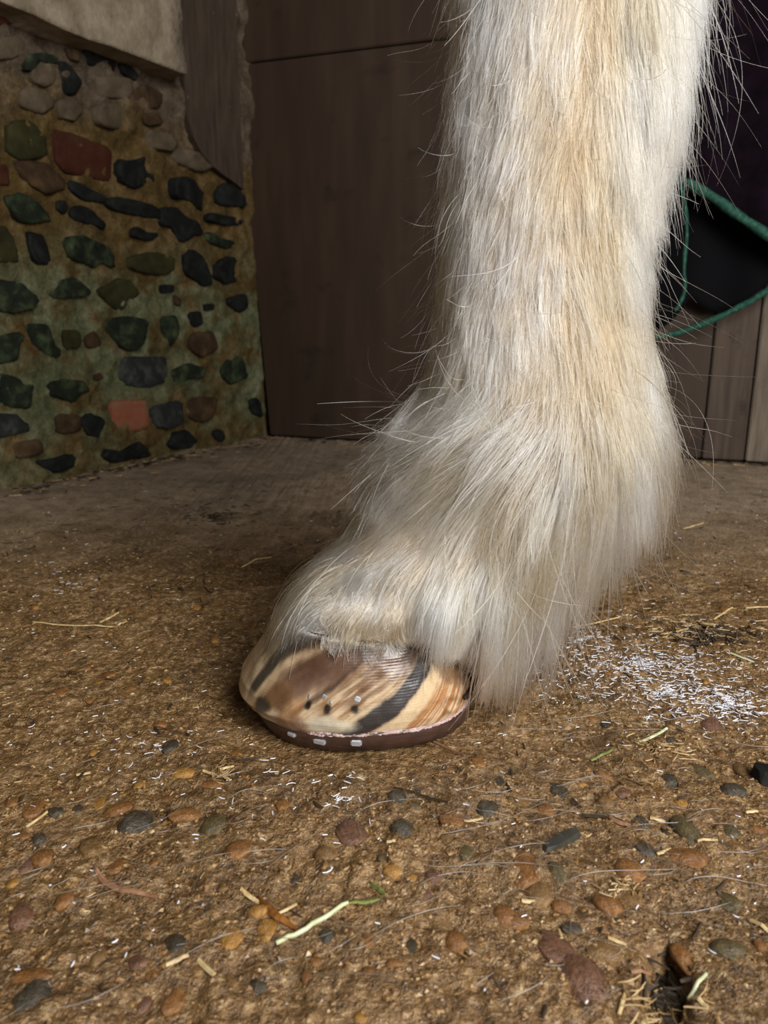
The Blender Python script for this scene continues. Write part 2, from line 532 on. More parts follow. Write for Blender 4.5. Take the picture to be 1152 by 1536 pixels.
# ------------------------------------------------------------------ back partition of boards
BA, BB = on_floor(405, 656), on_floor(1152, 697)
bdir = (BB - BA); bdir.z = 0; bdir.normalize()
BN = Vector((bdir.y, -bdir.x, 0))
if BN.y > 0: BN = -BN
def back_pt(u, v, off=0.0):
    return on_plane(u, v, BA + BN * off, BN)
def back_as(p):
    return (p - BA).dot(bdir), p.z
def back_xyz(a, z, off):
    return Vector((BA.x + bdir.x * a + BN.x * off, BA.y + bdir.y * a + BN.y * off, z))
t = NT('dark_plywood')
g = t.noise(5, 4, 0.5, (5, 5, 0.7))
st_ = t.noise(16, 4, 0.6)
c = t.ramp(g, [(0.3, lin(50, 36, 26)), (0.5, lin(56, 41, 30)), (0.7, lin(63, 48, 36))])
c = t.mix(0.8, c, t.ramp(st_, [(0.27, BW(0.45)), (0.40, BW(1.0))]), 'MULTIPLY')
t.bump(g, 0.25, 0.002)
M_PLY = t.set(c, 0.62, 0.35)
t = NT('worn_plank')
g = t.noise(9, 5, 0.6, (10, 10, 0.7))
st_ = t.noise(20, 4, 0.7)
c = t.ramp(g, [(0.3, lin(62, 50, 41)), (0.5, lin(74, 61, 51)), (0.7, lin(86, 73, 62))])
c = t.mix(0.85, c, t.ramp(st_, [(0.28, BW(0.3)), (0.42, BW(1.0))]), 'MULTIPLY')
t.bump(g, 0.3, 0.002)
M_PLANK = t.set(c, 0.75, 0.3)
M_PALE = mottled('pale_worn_plank', lin(88, 76, 64), lin(110, 98, 84), 12, 0.8, 0.4, 0.002, lin(126, 114, 98), stretch=(8, 8, 0.8))

bw = [back_xyz(a, z, o) for o in (-0.10, -0.03) for a, z in ((-0.35, -0.02), (2.6, -0.02), (2.6, 2.3), (-0.35, 2.3))]
wall_back = mesh_obj('wall_back', bw, [(3, 2, 1, 0), (4, 5, 6, 7), (0, 1, 5, 4), (1, 2, 6, 5), (2, 3, 7, 6), (3, 0, 4, 7)], mottled('dark_backing', lin(30, 24, 20), lin(44, 36, 30), 10), None, False)
tag(wall_back, 'dark wooden partition behind the horse leg', kind='structure')
def slab(name, quad, o0, o1, mat, parent, bev=0.002):
    bm = bmesh.new()
    lo = [bm.verts.new(back_xyz(a, z, o0)) for a, z in quad]
    hi = [bm.verts.new(back_xyz(a, z, o1)) for a, z in quad]
    k = len(quad)
    bm.faces.new(lo[::-1]); bm.faces.new(hi)
    for i in range(k):
        bm.faces.new((lo[i], lo[(i + 1) % k], hi[(i + 1) % k], hi[i]))
    bmesh.ops.bevel(bm, geom=bm.edges[:], offset=bev, segments=2, affect='EDGES')
    return bm_obj(name, bm, mat, parent, False)
zj = back_as(back_pt(460, 84))[1]
aL0 = back_as(back_pt(405, 656))[0]
aLj = back_as(back_pt(352, 86))[0]
aLt = back_as(back_pt(343, -10))[0]
aS = back_as(back_pt(1062, 600))[0]
aT = back_as(back_pt(1128, 600))[0]
zb = 0.006
slab('panel', [(aL0, zb), (aS - 0.003, zb), (aS - 0.003, zj - 0.0015), (aLj, zj - 0.0015)], -0.03, 0.0, M_PLY, wall_back)
slab('panel', [(aLj, zj + 0.0015), (aS - 0.003, zj + 0.0015), (aS - 0.003, 2.2), (aLt - 0.06, 2.2)], -0.03, 0.0015, M_PLY, wall_back)
slab('plank', [(aS, zb), (aT - 0.003, zb), (aT - 0.003, 2.2), (aS, 2.2)], -0.03, 0.003, M_PLANK, wall_back)
slab('plank', [(aT, zb), (aT + 0.11, zb), (aT + 0.11, 2.2), (aT, 2.2)], -0.03, 0.008, M_PALE, wall_back)
for k in range(12):
    a = aT + 0.114 + k * 0.124
    slab('plank', [(a, zb), (a + 0.12, zb), (a + 0.12, 2.2), (a, 2.2)], -0.03, 0.003, M_PLANK, wall_back)

# roof over the stable, the side wall and the doorway wall out of view
def box_obj(name, lo, hi, mat):
    x0, y0, z0 = lo; x1, y1, z1 = hi
    return mesh_obj(name, [(x0,y0,z0),(x1,y0,z0),(x1,y1,z0),(x0,y1,z0),(x0,y0,z1),(x1,y0,z1),(x1,y1,z1),(x0,y1,z1)],
        [(3,2,1,0),(4,5,6,7),(0,1,5,4),(1,2,6,5),(2,3,7,6),(3,0,4,7)], mat, None, False)
M_DARKROOF = mottled('dark_roof_timber', lin(40, 32, 26), lin(60, 48, 40), 6)
M_DULL = mottled('dull_plaster', lin(84, 74, 62), lin(112, 100, 86), 6)
ceil = box_obj('ceiling', (-2.6, -0.9, 2.3), (2.6, 3.2, 2.36), M_DARKROOF)
tag(box_obj('wall_right', (2.3, -0.9, -0.02), (2.4, 3.2, 2.3), M_DULL), 'dull plaster side wall of the stable', kind='structure')
wf = box_obj('wall_front', (-2.6, -0.9, -0.02), (0.33, -0.8, 2.3), M_DULL)
tag(wf, 'wall beside the stable doorway behind the camera', kind='structure')
box_obj('jamb', (1.40, -0.9, -0.02), (2.3, -0.8, 2.3), M_DULL).parent = wf
box_obj('lintel', (0.33, -0.9, 1.75), (1.40, -0.8, 2.3), M_DULL).parent = wf
tag(ceil, 'dark timber stable roof', kind='structure')

# ------------------------------------------------------------------ dark rug with green cord hanging on the partition
t = NT('purple_cloth')
c = t.ramp(t.noise(30, 4, 0.6), [(0.3, lin(8, 5, 8)), (0.7, lin(26, 14, 25))])
t.bump(t.noise(900, 2, 0.5), 0.4, 0.001)
M_PURPLE = t.set(c, 0.95, 0.08)
t = NT('black_cloth')
t.bump(t.noise(900, 2, 0.5), 0.4, 0.001)
M_BLACK = t.set(lin(12, 11, 14), 0.9, 0.1)
t = NT('green_cord')
c = t.ramp(t.noise(160, 4, 0.6), [(0.3, lin(18, 52, 42)), (0.55, lin(36, 84, 68)), (0.75, lin(70, 116, 100))])
t.bump(t.noise(500, 2, 0.5), 0.5, 0.001)
M_GREEN = t.set(c, 0.7, 0.3)

def cloth(name, us, hem, v_top, off, fold, mat, parent, nz=40):
    """hanging cloth: hem(u) gives the photo row of its lower edge; built on a plane just off the partition"""
    V = []
    cols = []
    for u in us:
        a, zb_ = back_as(back_pt(u, hem(u), off))
        zt = back_as(back_pt(u, v_top, off))[1]
        cols.append((a, zb_, zt))
    for side in (1, -1):
        for j in range(nz):
            s = j / (nz - 1)
            for a, zb_, zt in cols:
                z = zb_ + (zt - zb_) * s
                o = off + fold * (math.sin(a * 62 + 1.3 + 1.2 * s) * 0.6 + 0.5 * float(perlin(a * 16, z * 3, off * 50))) * (1 - 0.4 * s) + side * 0.0012
                V.append(back_xyz(a, z, o))
    nu = len(us)
    F = list(map(tuple, grid_faces(nu, nz)))
    m = nu * nz
    F += [tuple(m + i for i in f[::-1]) for f in grid_faces(nu, nz)]
    for i in range(nu - 1):
        F.append((i + 1, i, m + i, m + i + 1))
        F.append((m - nu + i, m - nu + i + 1, 2 * m - nu + i + 1, 2 * m - nu + i))
    for j in range(nz - 1):
        F.append((j * nu, (j + 1) * nu, m + (j + 1) * nu, m + j * nu))
        F.append(((j + 1) * nu - 1, m + (j + 1) * nu - 1, m + (j + 2) * nu - 1, (j + 2) * nu - 1))
    return mesh_obj(name, V, F, mat, parent)
def tube(name, pts, r, mat, parent=None, sides=8, taper=None, twist=0.0):
    P = [Vector(p) for p in pts]
    Q = []
    for i in range(len(P) - 1):
        p0, p1, p2, p3 = P[max(i - 1, 0)], P[i], P[i + 1], P[min(i + 2, len(P) - 1)]
        for k in range(5):
            s = k / 5
            Q.append(0.5 * ((2 * p1) + (p2 - p0) * s + (2 * p0 - 5 * p1 + 4 * p2 - p3) * s * s + (3 * p1 - p0 - 3 * p2 + p3) * s ** 3))
    Q.append(P[-1])
    V, F = [], []
    for i, q in enumerate(Q):
        d = (Q[min(i + 1, len(Q) - 1)] - Q[max(i - 1, 0)]).normalized()
        s1 = d.cross(Vector((0.31, 0.2, 0.93))).normalized()
        s2 = d.cross(s1)
        rr_ = r * (taper(i / (len(Q) - 1)) if taper else 1.0)
        for k in range(sides):
            a = 2 * math.pi * k / sides
            w = 1 + twist * math.cos(2 * a + i * 1.1)
            V.append(q + (s1 * math.cos(a) + s2 * math.sin(a)) * rr_ * w)
    F = [tuple(f) for f in grid_faces(sides, len(Q), True)]
    F += [tuple(range(sides))[::-1], tuple(range(len(V) - sides, len(V)))]
    return mesh_obj(name, V, F, mat, parent)
itp = lambda xs_, ys_: (lambda u: float(np.interp(u, xs_, ys_)))
hem1 = itp([880, 1000, 1018, 1060, 1100, 1152, 1300], [235, 262, 270, 290, 318, 353, 440])
hem2 = itp([880, 990, 1010, 1035, 1065, 1090, 1120, 1152, 1300], [500, 494, 480, 448, 468, 466, 450, 426, 360])
rug = empty('horse_rug', back_xyz(back_as(back_pt(1080, 300))[0], 0.5, 0.03))
tag(rug, 'dark purple and black rug with green cord edging hung on the wooden partition', 'rug')
def child(o, parent):
    o.parent = parent
    o.matrix_parent_inverse = Matrix.Translation(parent.location).inverted()
    return o
US = list(np.linspace(930, 1240, 64))
child(cloth('lower_cloth', US, hem2, -90, 0.035, 0.008, M_BLACK, None), rug)
child(cloth('upper_cloth', US, hem1, -90, 0.085, 0.014, M_PURPLE, None), rug)
child(tube('green_binding', [back_pt(u, hem1(u), 0.094) for u in (930, 985, 1020, 1060, 1100, 1152, 1240)], 0.0085, M_GREEN, None, 8, None, 0.15), rug)
child(tube('green_hem_cord', [back_pt(u, v, 0.05) for u, v in ((930, 508), (998, 503), (1030, 495), (1080, 475), (1120, 455), (1152, 436), (1230, 392))], 0.0058, M_GREEN, None, 8, None, 0.2), rug)
child(tube('green_twine', [back_pt(u, v, 0.10) for u, v in ((1020, 278), (1026, 300), (1030, 345), (1026, 400), (1027, 432), (1020, 455), (1012, 466))], 0.0034, M_GREEN, None, 6, None, 0.25), rug)

# ------------------------------------------------------------------ the horse leg: hoof
YAW = math.radians(8)
TOE = np.array([-math.cos(YAW), -math.sin(YAW)])
LAT = np.array([math.sin(YAW), -math.cos(YAW)])
HZ = np.array([0.000, 0.008, 0.014, 0.018, 0.024, 0.032, 0.045, 0.060, 0.078, 0.092])
HT = np.array([0.074, 0.077, 0.081, 0.0865, 0.0905, 0.0885, 0.0795, 0.0685, 0.0550, 0.0440])     # toe reach
HH = np.array([0.071, 0.072, 0.073, 0.0735, 0.0735, 0.0725, 0.0700, 0.0660, 0.0600, 0.0550])     # heel reach
HB = np.array([0.0630, 0.0645, 0.0660, 0.0680, 0.0690, 0.0685, 0.0655, 0.0615, 0.0560, 0.0515])  # half width
def hoof_ring(zl, phi, grow=0.0):
    a = np.interp(zl, HZ, HT) + grow
    h = np.interp(zl, HZ, HH) + grow
    b = np.interp(zl, HZ, HB) + grow
    c_, s_ = np.cos(phi), np.sin(phi)
    e = 2 / 2.35
    cx = np.where(c_ > 0, a, h) * np.sign(c_) * np.abs(c_) ** e
    sy = b * np.sign(s_) * np.abs(s_) ** e
    return cx, sy
def hoof_world(zl, phi, grow=0.0):
    cx, sy = hoof_ring(zl, phi, grow)
    back = (1 - np.cos(phi)) / 2
    z = np.where(zl > 0.014, 0.014 + (zl - 0.014) * (1 - 0.36 * back ** 1.3), zl)
    return np.stack([HOOF_C[0] + TOE[0] * cx + LAT[0] * sy, HOOF_C[1] + TOE[1] * cx + LAT[1] * sy, z + 0 * cx], -1)

leg = empty('horse', (HOOF_C[0], HOOF_C[1], 0.0))
tag(leg, 'shaggy cream horse leg with long feathered hair standing on a shod striped hoof', 'horse')

t = NT('hoof_horn')
att = t.n('ShaderNodeAttribute', attribute_name='tint')
# the horn is finely ridged across its tubules
c = t.mix(0.35, att.outputs['Color'], t.ramp(t.noise(260, 3, 0.6), [(0.3, BW(0.6)), (0.6, BW(1.0))]), 'MULTIPLY')
rgh = t.ramp(t.noise(60, 4, 0.6), [(0.35, BW(0.14)), (0.65, BW(0.34))])
wv = t.n('ShaderNodeTexWave', wave_type='BANDS', bands_direction='Z')
wv.inputs['Scale'].default_value = 175; wv.inputs['Distortion'].default_value = 1.2; wv.inputs['Detail'].default_value = 1
t.l(t.pos(), wv.inputs['Vector'])
hs = t.n('ShaderNodeMath', operation='MULTIPLY_ADD'); hs.inputs[1].default_value = 0.14
t.l(wv.outputs['Fac'], hs.inputs[0]); t.l(t.noise(130, 4, 0.6), hs.inputs[2])
t.bump(hs.outputs[0], 0.30, 0.0008)
M_HORN = t.set(c, rgh, 0.55)

NPH, NLV = 400, 90
phi = np.linspace(-np.pi, np.pi, NPH, endpoint=False)
PH, SG = np.meshgrid(phi, np.linspace(0, 1, NLV))
def hoof_top(ph): return 0.0750 + 0.0065 * np.sin(ph) ** 2
ZL = 0.0142 + SG * (hoof_top(PH) - 0.0142)
V = hoof_world(ZL.ravel(), PH.ravel())
S = SG.ravel()            # 0 ground edge .. 1 coronet
P_ = PH.ravel()
deg = np.degrees(P_)
# small chips, ridges
rad = np.stack([np.cos(P_) * TOE[0] + np.sin(P_) * LAT[0], np.cos(P_) * TOE[1] + np.sin(P_) * LAT[1], np.zeros_like(P_)], 1)
chip = 0.0008 * fbm(V[:, 0] * 60, V[:, 1] * 60, V[:, 2] * 60, 2)
fill = np.exp(-(((deg - 78) / 7) ** 2 + ((S - 0.10) / 0.10) ** 2))
V = V + rad * (chip + 0.0010 * fill)[:, None]
# horn colour along the tubules (stripes run from coronet to ground)
def col(r, g, b): return np.array(lin(r, g, b)[:3])
nz1 = fbm(deg / 9.0, S * 1.1, 0.5, 3)
nz2 = fbm(deg / 3.0, S * 0.8, 3.5, 3)
nz3 = fbm(V[:, 0] * 90, V[:, 1] * 90, V[:, 2] * 90, 3)
C = np.tile(col(200, 176, 144), (len(V), 1))
def paint(mask, cc):
    global C
    m = np.clip(mask, 0, 1)[:, None]
    C = C * (1 - m) + cc * m
SK = sstep(8, 75, deg) * 44 * (S - 0.10)
Q_ = deg - SK
def stripe(d0, d1, soft=2.0, s0=-1, s1=2, ss=0.08):
    x = Q_ + nz2 * 1.1
    return sstep(d0 - soft, d0 + soft, x) * (1 - sstep(d1 - soft, d1 + soft, x)) * sstep(s0 - ss, s0 + ss, S + 0.1 * nz1) * (1 - sstep(s1 - ss, s1 + ss, S + 0.1 * nz1))
def blob(d0, s0, rd, rs):
    return 1 - sstep(0.55, 1.25, np.sqrt(((deg - d0) / rd) ** 2 + ((S - s0) / rs) ** 2) + 0.45 * nz3)
fine = fbm(Q_ / 1.6, S * 1.4, 6.5, 3)
paint(0.55 * sstep(-0.1, 0.5, fine), col(176, 138, 96))
paint(0.92 * stripe(20, 27, 1.4, 0.30), col(36, 38, 34))             # dark toe streak
paint(0.6 * stripe(27, 33, 2), col(196, 164, 126))
paint(0.85 * stripe(31, 46, 3, 0.20, 0.85), col(94, 60, 34))        # amber brown
paint(0.75 * stripe(30, 52, 3, 0.52), col(96, 72, 58))
paint(0.7 * stripe(40, 54, 3, 0.42, 1.1), col(124, 98, 82))
paint(0.85 * stripe(50, 54, 2, 0.25), col(62, 44, 36))
paint(0.75 * stripe(54, 79, 3) * sstep(-0.15, 0.35, fbm(Q_ / 3.2, S * 3.2, 1.5, 3) + 0.5 * (S - 0.55)), col(108, 66, 32))
paint(0.75 * stripe(56, 72, 4, 0.30, 2, 0.12) * sstep(-0.35, 0.3, fbm(Q_ / 6, S * 2.6, 4.7, 3)), col(92, 60, 38))
paint(0.6 * stripe(46, 64, 4, -1, 0.45) * sstep(-0.2, 0.4, nz1), col(150, 100, 50))
paint(0.80 * stripe(10, 78, 5, 0.58, 2, 0.14) * sstep(-0.45, 0.25, fbm(Q_ / 5, S * 2.2, 8.5, 3)), col(84, 60, 46))
paint(0.6 * stripe(56, 78, 3, 0.35, 2, 0.1) * sstep(-0.1, 0.4, fbm(Q_ / 4, S * 4.2, 2.5, 3)), col(104, 66, 34))
paint(0.5 * blob(44, 0.35, 10, 0.14), col(104, 70, 40))
paint(0.96 * stripe(78.5, 90, 1.2), col(34, 32, 36))                 # broad black stripe
paint(0.9 * stripe(91, 101, 2.0), col(208, 182, 144))
paint(0.85 * stripe(102, 150, 3) * sstep(-0.35, 0.25, fine), col(158, 100, 46))
paint(0.8 * blob(128, 0.22, 26, 0.16) * sstep(-0.3, 0.3, nz3), col(112, 72, 36))
paint(0.9 * blob(150, 0.72, 26, 0.30), col(122, 94, 68))             # crusty heel
paint(0.8 * blob(163, 0.35, 12, 0.3), col(150, 114, 76))
paint(0.85 * sstep(0.78, 0.92, S + 0.10 * nz3) * (deg > 15) * (deg < 125), col(66, 50, 38))   # coronary band
paint(0.85 * blob(36, 0.22, 7, 0.09), col(40, 42, 38))               # dark blotches above the shoe
paint(0.6 * blob(47, 0.10, 9, 0.08), col(92, 62, 46))
paint(0.9 * blob(72, 0.12, 11, 0.10), col(198, 188, 164))            # grey white filler
paint(0.7 * blob(58, 0.12, 6, 0.10), col(118, 90, 74))
for d0, s0 in ((62, 0.33), (71, 0.32), (82, 0.33)):
    paint(0.95 * blob(d0, s0, 1.7, 0.05), col(24, 20, 16))           # nail holes
V_HOOF, N_R = V, rad
body_f = grid_faces(NPH, NLV, True)
hoof = fast_mesh('hoof', V, body_f, M_HORN, None, C)
child(hoof, leg)
hoof['label'] = 'striped cream, amber and black horn hoof wall'
hu, hv = project(V_HOOF)
front = N_R[:, 1] < 0.15
def hoof_at(u, v):
    d = (hu - u) ** 2 + (hv - v) ** 2 + np.where(front, 0, 1e9)
    i = int(d.argmin())
    return Vector(V_HOOF[i]), Vector(N_R[i])

# brown synthetic shoe under the hoof: a U of real thickness
t = NT('brown_synthetic_shoe')
c = t.ramp(t.noise(40, 4, 0.6), [(0.3, lin(50, 33, 26)), (0.6, lin(76, 52, 42)), (0.8, lin(102, 76, 65))])
t.bump(t.noise(55, 4, 0.6, (1, 1, 5)), 0.5, 0.002)
M_SHOE = t.set(c, 0.42, 0.45)
SH = np.radians(np.linspace(-168, 168, 200))
prof = [(0.0, -0.003), (0.0015, 0.0005), (0.008, 0.0018), (0.0135, 0.0012), (0.0158, -0.0004)]
V = []
for zl, gr in prof:
    p = hoof_world(np.full_like(SH, zl), SH, gr)
    p[:, 2] = zl + 0.0012 * sstep(110, 165, np.degrees(np.abs(SH))) * (zl > 0.01) * 3
    p[:, :2] += (0.0006 * perlin(SH * 9, zl * 300, 2.0))[:, None] * np.array([0, -1.0])
    V.append(p)
for zl in (0.0158, 0.0):
    p = hoof_world(np.full_like(SH, zl), SH, -0.024)
    p[:, 2] = zl
    V.append(p)
nS, nL = len(SH), len(V)
V = np.concatenate(V)
F = [tuple(f) for f in grid_faces(nS, nL)]
F += [((nL - 1) * nS + i, (nL - 1) * nS + i + 1, i + 1, i) for i in range(nS - 1)]
F += [tuple(k * nS for k in range(nL)), tuple(k * nS + nS - 1 for k in range(nL))[::-1]]
shoe = child(mesh_obj('shoe', V, F, M_SHOE), leg)
shoe['label'] = 'brown synthetic horseshoe with silver nails'
t = NT('bright_nail_steel')
t.bump(t.noise(300, 3, 0.6), 0.4, 0.0005)
M_NAIL = t.set(lin(216, 220, 226), 0.34, 0.5, Metallic=0.75)
def nail(loc, nrm, w, h, d, rot, parent):
    bm = bmesh.new()
    bmesh.ops.create_cube(bm, size=1.0)
    for vv in bm.verts:
        vv.co = Vector((vv.co.x * w, vv.co.y * d, vv.co.z * h))
    bmesh.ops.bevel(bm, geom=bm.edges[:], offset=min(w, h, d) * 0.28, segments=2, affect='EDGES')
    q = nrm.to_track_quat('-Y', 'Z').to_matrix().to_4x4()
    bm.transform(Matrix.Translation(loc) @ q @ Matrix.Rotation(rot, 4, 'Y'))
    o = bm_obj('nail', bm, M_NAIL, None, False)
    o.parent = parent
    return o
def shoe_at(u, v):
    P, N = [], []
    for zl in np.linspace(0.002, 0.013, 12):
        p = hoof_world(np.full_like(SH, zl), SH, 0.0016); p[:, 2] = zl
        P.append(p)
    P = np.concatenate(P)
    nn = np.tile(np.stack([np.cos(SH) * TOE[0] + np.sin(SH) * LAT[0], np.cos(SH) * TOE[1] + np.sin(SH) * LAT[1], 0 * SH], 1), (12, 1))
    uu, vv = project(P)
    d = (uu - u) ** 2 + (vv - v) ** 2 + np.where(nn[:, 1] < 0.1, 0, 1e9)
    i = int(d.argmin())
    return Vector(P[i]), Vector(nn[i])
for (u, v, w, h) in ((481, 1112, 0.0085, 0.0038), (536, 1113, 0.0072, 0.0044), (437, 1102, 0.0064, 0.0030)):
    p, nn = shoe_at(u, v)
    nail(p, nn, w, h, 0.0028, 0.05, shoe)
for (u, v, w, h) in ((464, 1044, 0.0018, 0.0034), (487, 1046, 0.0034, 0.0030), (537, 1049, 0.0040, 0.0034), (497, 1053, 0.0018, 0.0024)):
    p, nn = hoof_at(u, v)
    nail(p - nn * 0.0003, (nn + Vector((0, 0, 0.35))).normalized(), w, h, 0.0018, random.uniform(-0.6, 0.6), hoof)

# frayed pale glue along the heel half of the shoe and a dark split at the heel
M_GLUE = mottled('pink_white_glue', lin(206, 176, 172), lin(232, 214, 210), 120, 0.5, 0.5, 0.001)
bm = bmesh.new()
for k in range(420):
    a = math.radians(random.triangular(60, 166, 160) if k % 3 else random.uniform(62, 150))
    p = Vector(hoof_world(np.array([0.0150]), np.array([a]), 0.0006)[0])
    p.z = 0.0150 + 0.0030 * float(sstep(110, 165, math.degrees(a))) + random.uniform(-0.001, 0.0016) + (0.004 * float(sstep(135, 165, math.degrees(a))) * random.random())
    tg = Vector(hoof_world(np.array([0.015]), np.array([a + 0.02]), 0.0)[0]) - Vector(hoof_world(np.array([0.015]), np.array([a]), 0.0)[0])
    L = random.uniform(0.001, 0.0042)
    tg = tg.normalized() * L
    up = Vector((0, 0, random.uniform(0.0003, 0.0009)))
    out = Vector((tg.y, -tg.x, 0)).normalized() * random.uniform(0.0004, 0.0012)
    if out.y > 0: out = -out
    vsx = [bm.verts.new(p + q) for q in (-tg, out * 0.4 - up, tg * random.uniform(0.5, 1), out + up)]
    bm.faces.new((vsx[0], vsx[1], vsx[2])); bm.faces.new((vsx[0], vsx[2], vsx[3])); bm.faces.new((vsx[0], vsx[3], vsx[1])); bm.faces.new((vsx[1], vsx[3], vsx[2]))
glue = bm_obj('glue_fray', bm, M_GLUE, None, False)
glue.parent = shoe
glue['kind'] = 'stuff'
M_SPLIT = mottled('dark_heel_split', lin(28, 20, 14), lin(60, 42, 28), 90, 0.9, 0.6, 0.002)
pts = []
for u, v in ((678, 978), (692, 990), (702, 1004), (706, 1022), (702, 1036), (694, 1046)):
    p, nn = hoof_at(u, v)
    pts.append(p + Vector((0.0012, -0.0012, 0)))
sp = tube('heel_split', pts, 0.0026, M_SPLIT, None, 7, lambda s: 0.45 + 0.9 * math.sin(math.pi * s) * (0.7 + 0.5 * math.sin(s * 23)), 0.3)
sp.parent = hoof

# ------------------------------------------------------------------ the leg under the hair (one continuous surface)
# photo rows -> left / right edge of the skin, depth of the axis, half depth
LEGROWS = [(-1000, 600, 1230, 0.555, 0.088), (-640, 628, 1160, 0.55, 0.078), (-380, 655, 1080, 0.545, 0.068), (-150, 676, 1030, 0.54, 0.056), (0, 688, 1005, 0.537, 0.050), (120, 684, 990, 0.535, 0.047), (250, 676, 966, 0.533, 0.046),
           (350, 670, 950, 0.532, 0.046), (450, 664, 945, 0.531, 0.047), (520, 655, 960, 0.53, 0.050), (580, 642, 975, 0.53, 0.054),
           (640, 622, 975, 0.529, 0.056), (700, 600, 925, 0.527, 0.055), (760, 566, 855, 0.525, 0.052), (820, 508, 800, 0.518, 0.0535), (870, 464, 762, 0.511, 0.0565), (905, 447, 735, 0.507, 0.0575), (925, 445, 724, 0.512, 0.0550), (945, 462, 712, 0.512, 0.052), (990, 470, 700, 0.512, 0.048)]
LZ, LX, LHW, LY, LHD = [], [], [], [], []
for v, ul, ur, y, hd in LEGROWS[::-1]:
    pl, pr = on_y(ul, v, y), on_y(ur, v, y)
    LZ.append((pl.z + pr.z) / 2); LX.append((pl.x + pr.x) / 2); LHW.append((pr.x - pl.x) / 2); LY.append(y); LHD.append(hd)
LZ, LX, LHW, LY, LHD = map(np.array, (LZ, LX, LHW, LY, LHD))
def smooth_interp(z, vals):
    o = 0
    for d, w in ((-0.014, 0.2), (-0.007, 0.2), (0, 0.2), (0.007, 0.2), (0.014, 0.2)):
        o = o + w * np.interp(z + d, LZ, vals)
    return o
def leg_surf(z, az):
    """az 0 = front (toe side), 90 deg = side facing the camera, 180 = back"""
    cx, cy = smooth_interp(z, LX), smooth_interp(z, LY)
    hw, hd = smooth_interp(z, LHW), smooth_interp(z, LHD)
    e = 2 / 2.2
    c_, s_ = np.cos(az), np.sin(az)
    x = cx - hw * np.sign(c_) * np.abs(c_) ** e
    y = cy - hd * np.sign(s_) * np.abs(s_) ** e
    # shallow groove between cannon bone and tendon, swelling of the fetlock
    g = 1 - 0.05 * np.exp(-((np.degrees(az) - 118) / 20) ** 2) * sstep(0.24, 0.30, z)
    x, y = cx + (x - cx) * g, cy + (y - cy) * g
    # the skin swells out to meet the coronet of the hoof
    w = 1 - sstep(0.072, 0.100, z)
    hp = hoof_world(hoof_top(az), az, -0.0022)
    return np.stack([x + (hp[..., 0] - x) * w, y + (hp[..., 1] - y) * w, z + 0 * x], -1)
zl_ = np.linspace(LZ[0], LZ[-1], 220)
az_ = np.linspace(0, 2 * np.pi, 120, endpoint=False)
AZ, ZL = np.meshgrid(az_, zl_)
V = leg_surf(ZL.ravel(), AZ.ravel())
M_SKIN = mottled('cream_undercoat', lin(138, 122, 100), lin(168, 152, 128), 60, 0.9, 0.5, 0.002, lin(184, 170, 148))
F = [tuple(f) for f in grid_faces(len(az_), len(zl_), True)]
F += [tuple(range(len(V) - len(az_), len(V))), tuple(range(len(az_)))[::-1]]
skin = child(mesh_obj('leg_body', V, F, M_SKIN), leg)

# ------------------------------------------------------------------ fur
def roots(n, zlo, zhi):
    """area weighted roots on the leg surface"""
    zt = np.linspace(zlo, zhi, 200)
    per = smooth_interp(zt, LHW) + smooth_interp(zt, LHD)
    cdf = np.cumsum(per); cdf /= cdf[-1]
    z = np.interp(RNG.random(n), np.concatenate([[0], cdf]), np.concatenate([[zlo], zt]))
    az = RNG.random(n) * 2 * np.pi
    return z, az
def frame(z, az):
    p = leg_surf(z, az)
    dz, da = 0.004, 0.02
    tz = leg_surf(z - dz, az) - p                      # downwards along the surface
    tz /= np.linalg.norm(tz, axis=1)[:, None]
    ta = leg_surf(z, az + da) - leg_surf(z, az - da)   # front -> camera side -> back
    ta /= np.linalg.norm(ta, axis=1)[:, None]
    n = np.cross(ta, tz)
    n /= np.linalg.norm(n, axis=1)[:, None]
    c = np.stack([smooth_interp(z, LX), smooth_interp(z, LY), z], 1)
    flip = np.sign(((p - c) * n).sum(1))
    n *= np.where(flip == 0, 1, flip)[:, None]
    return p, tz, ta, n
NP = 11
ZF = 0.172                                             # height of the fetlock joint
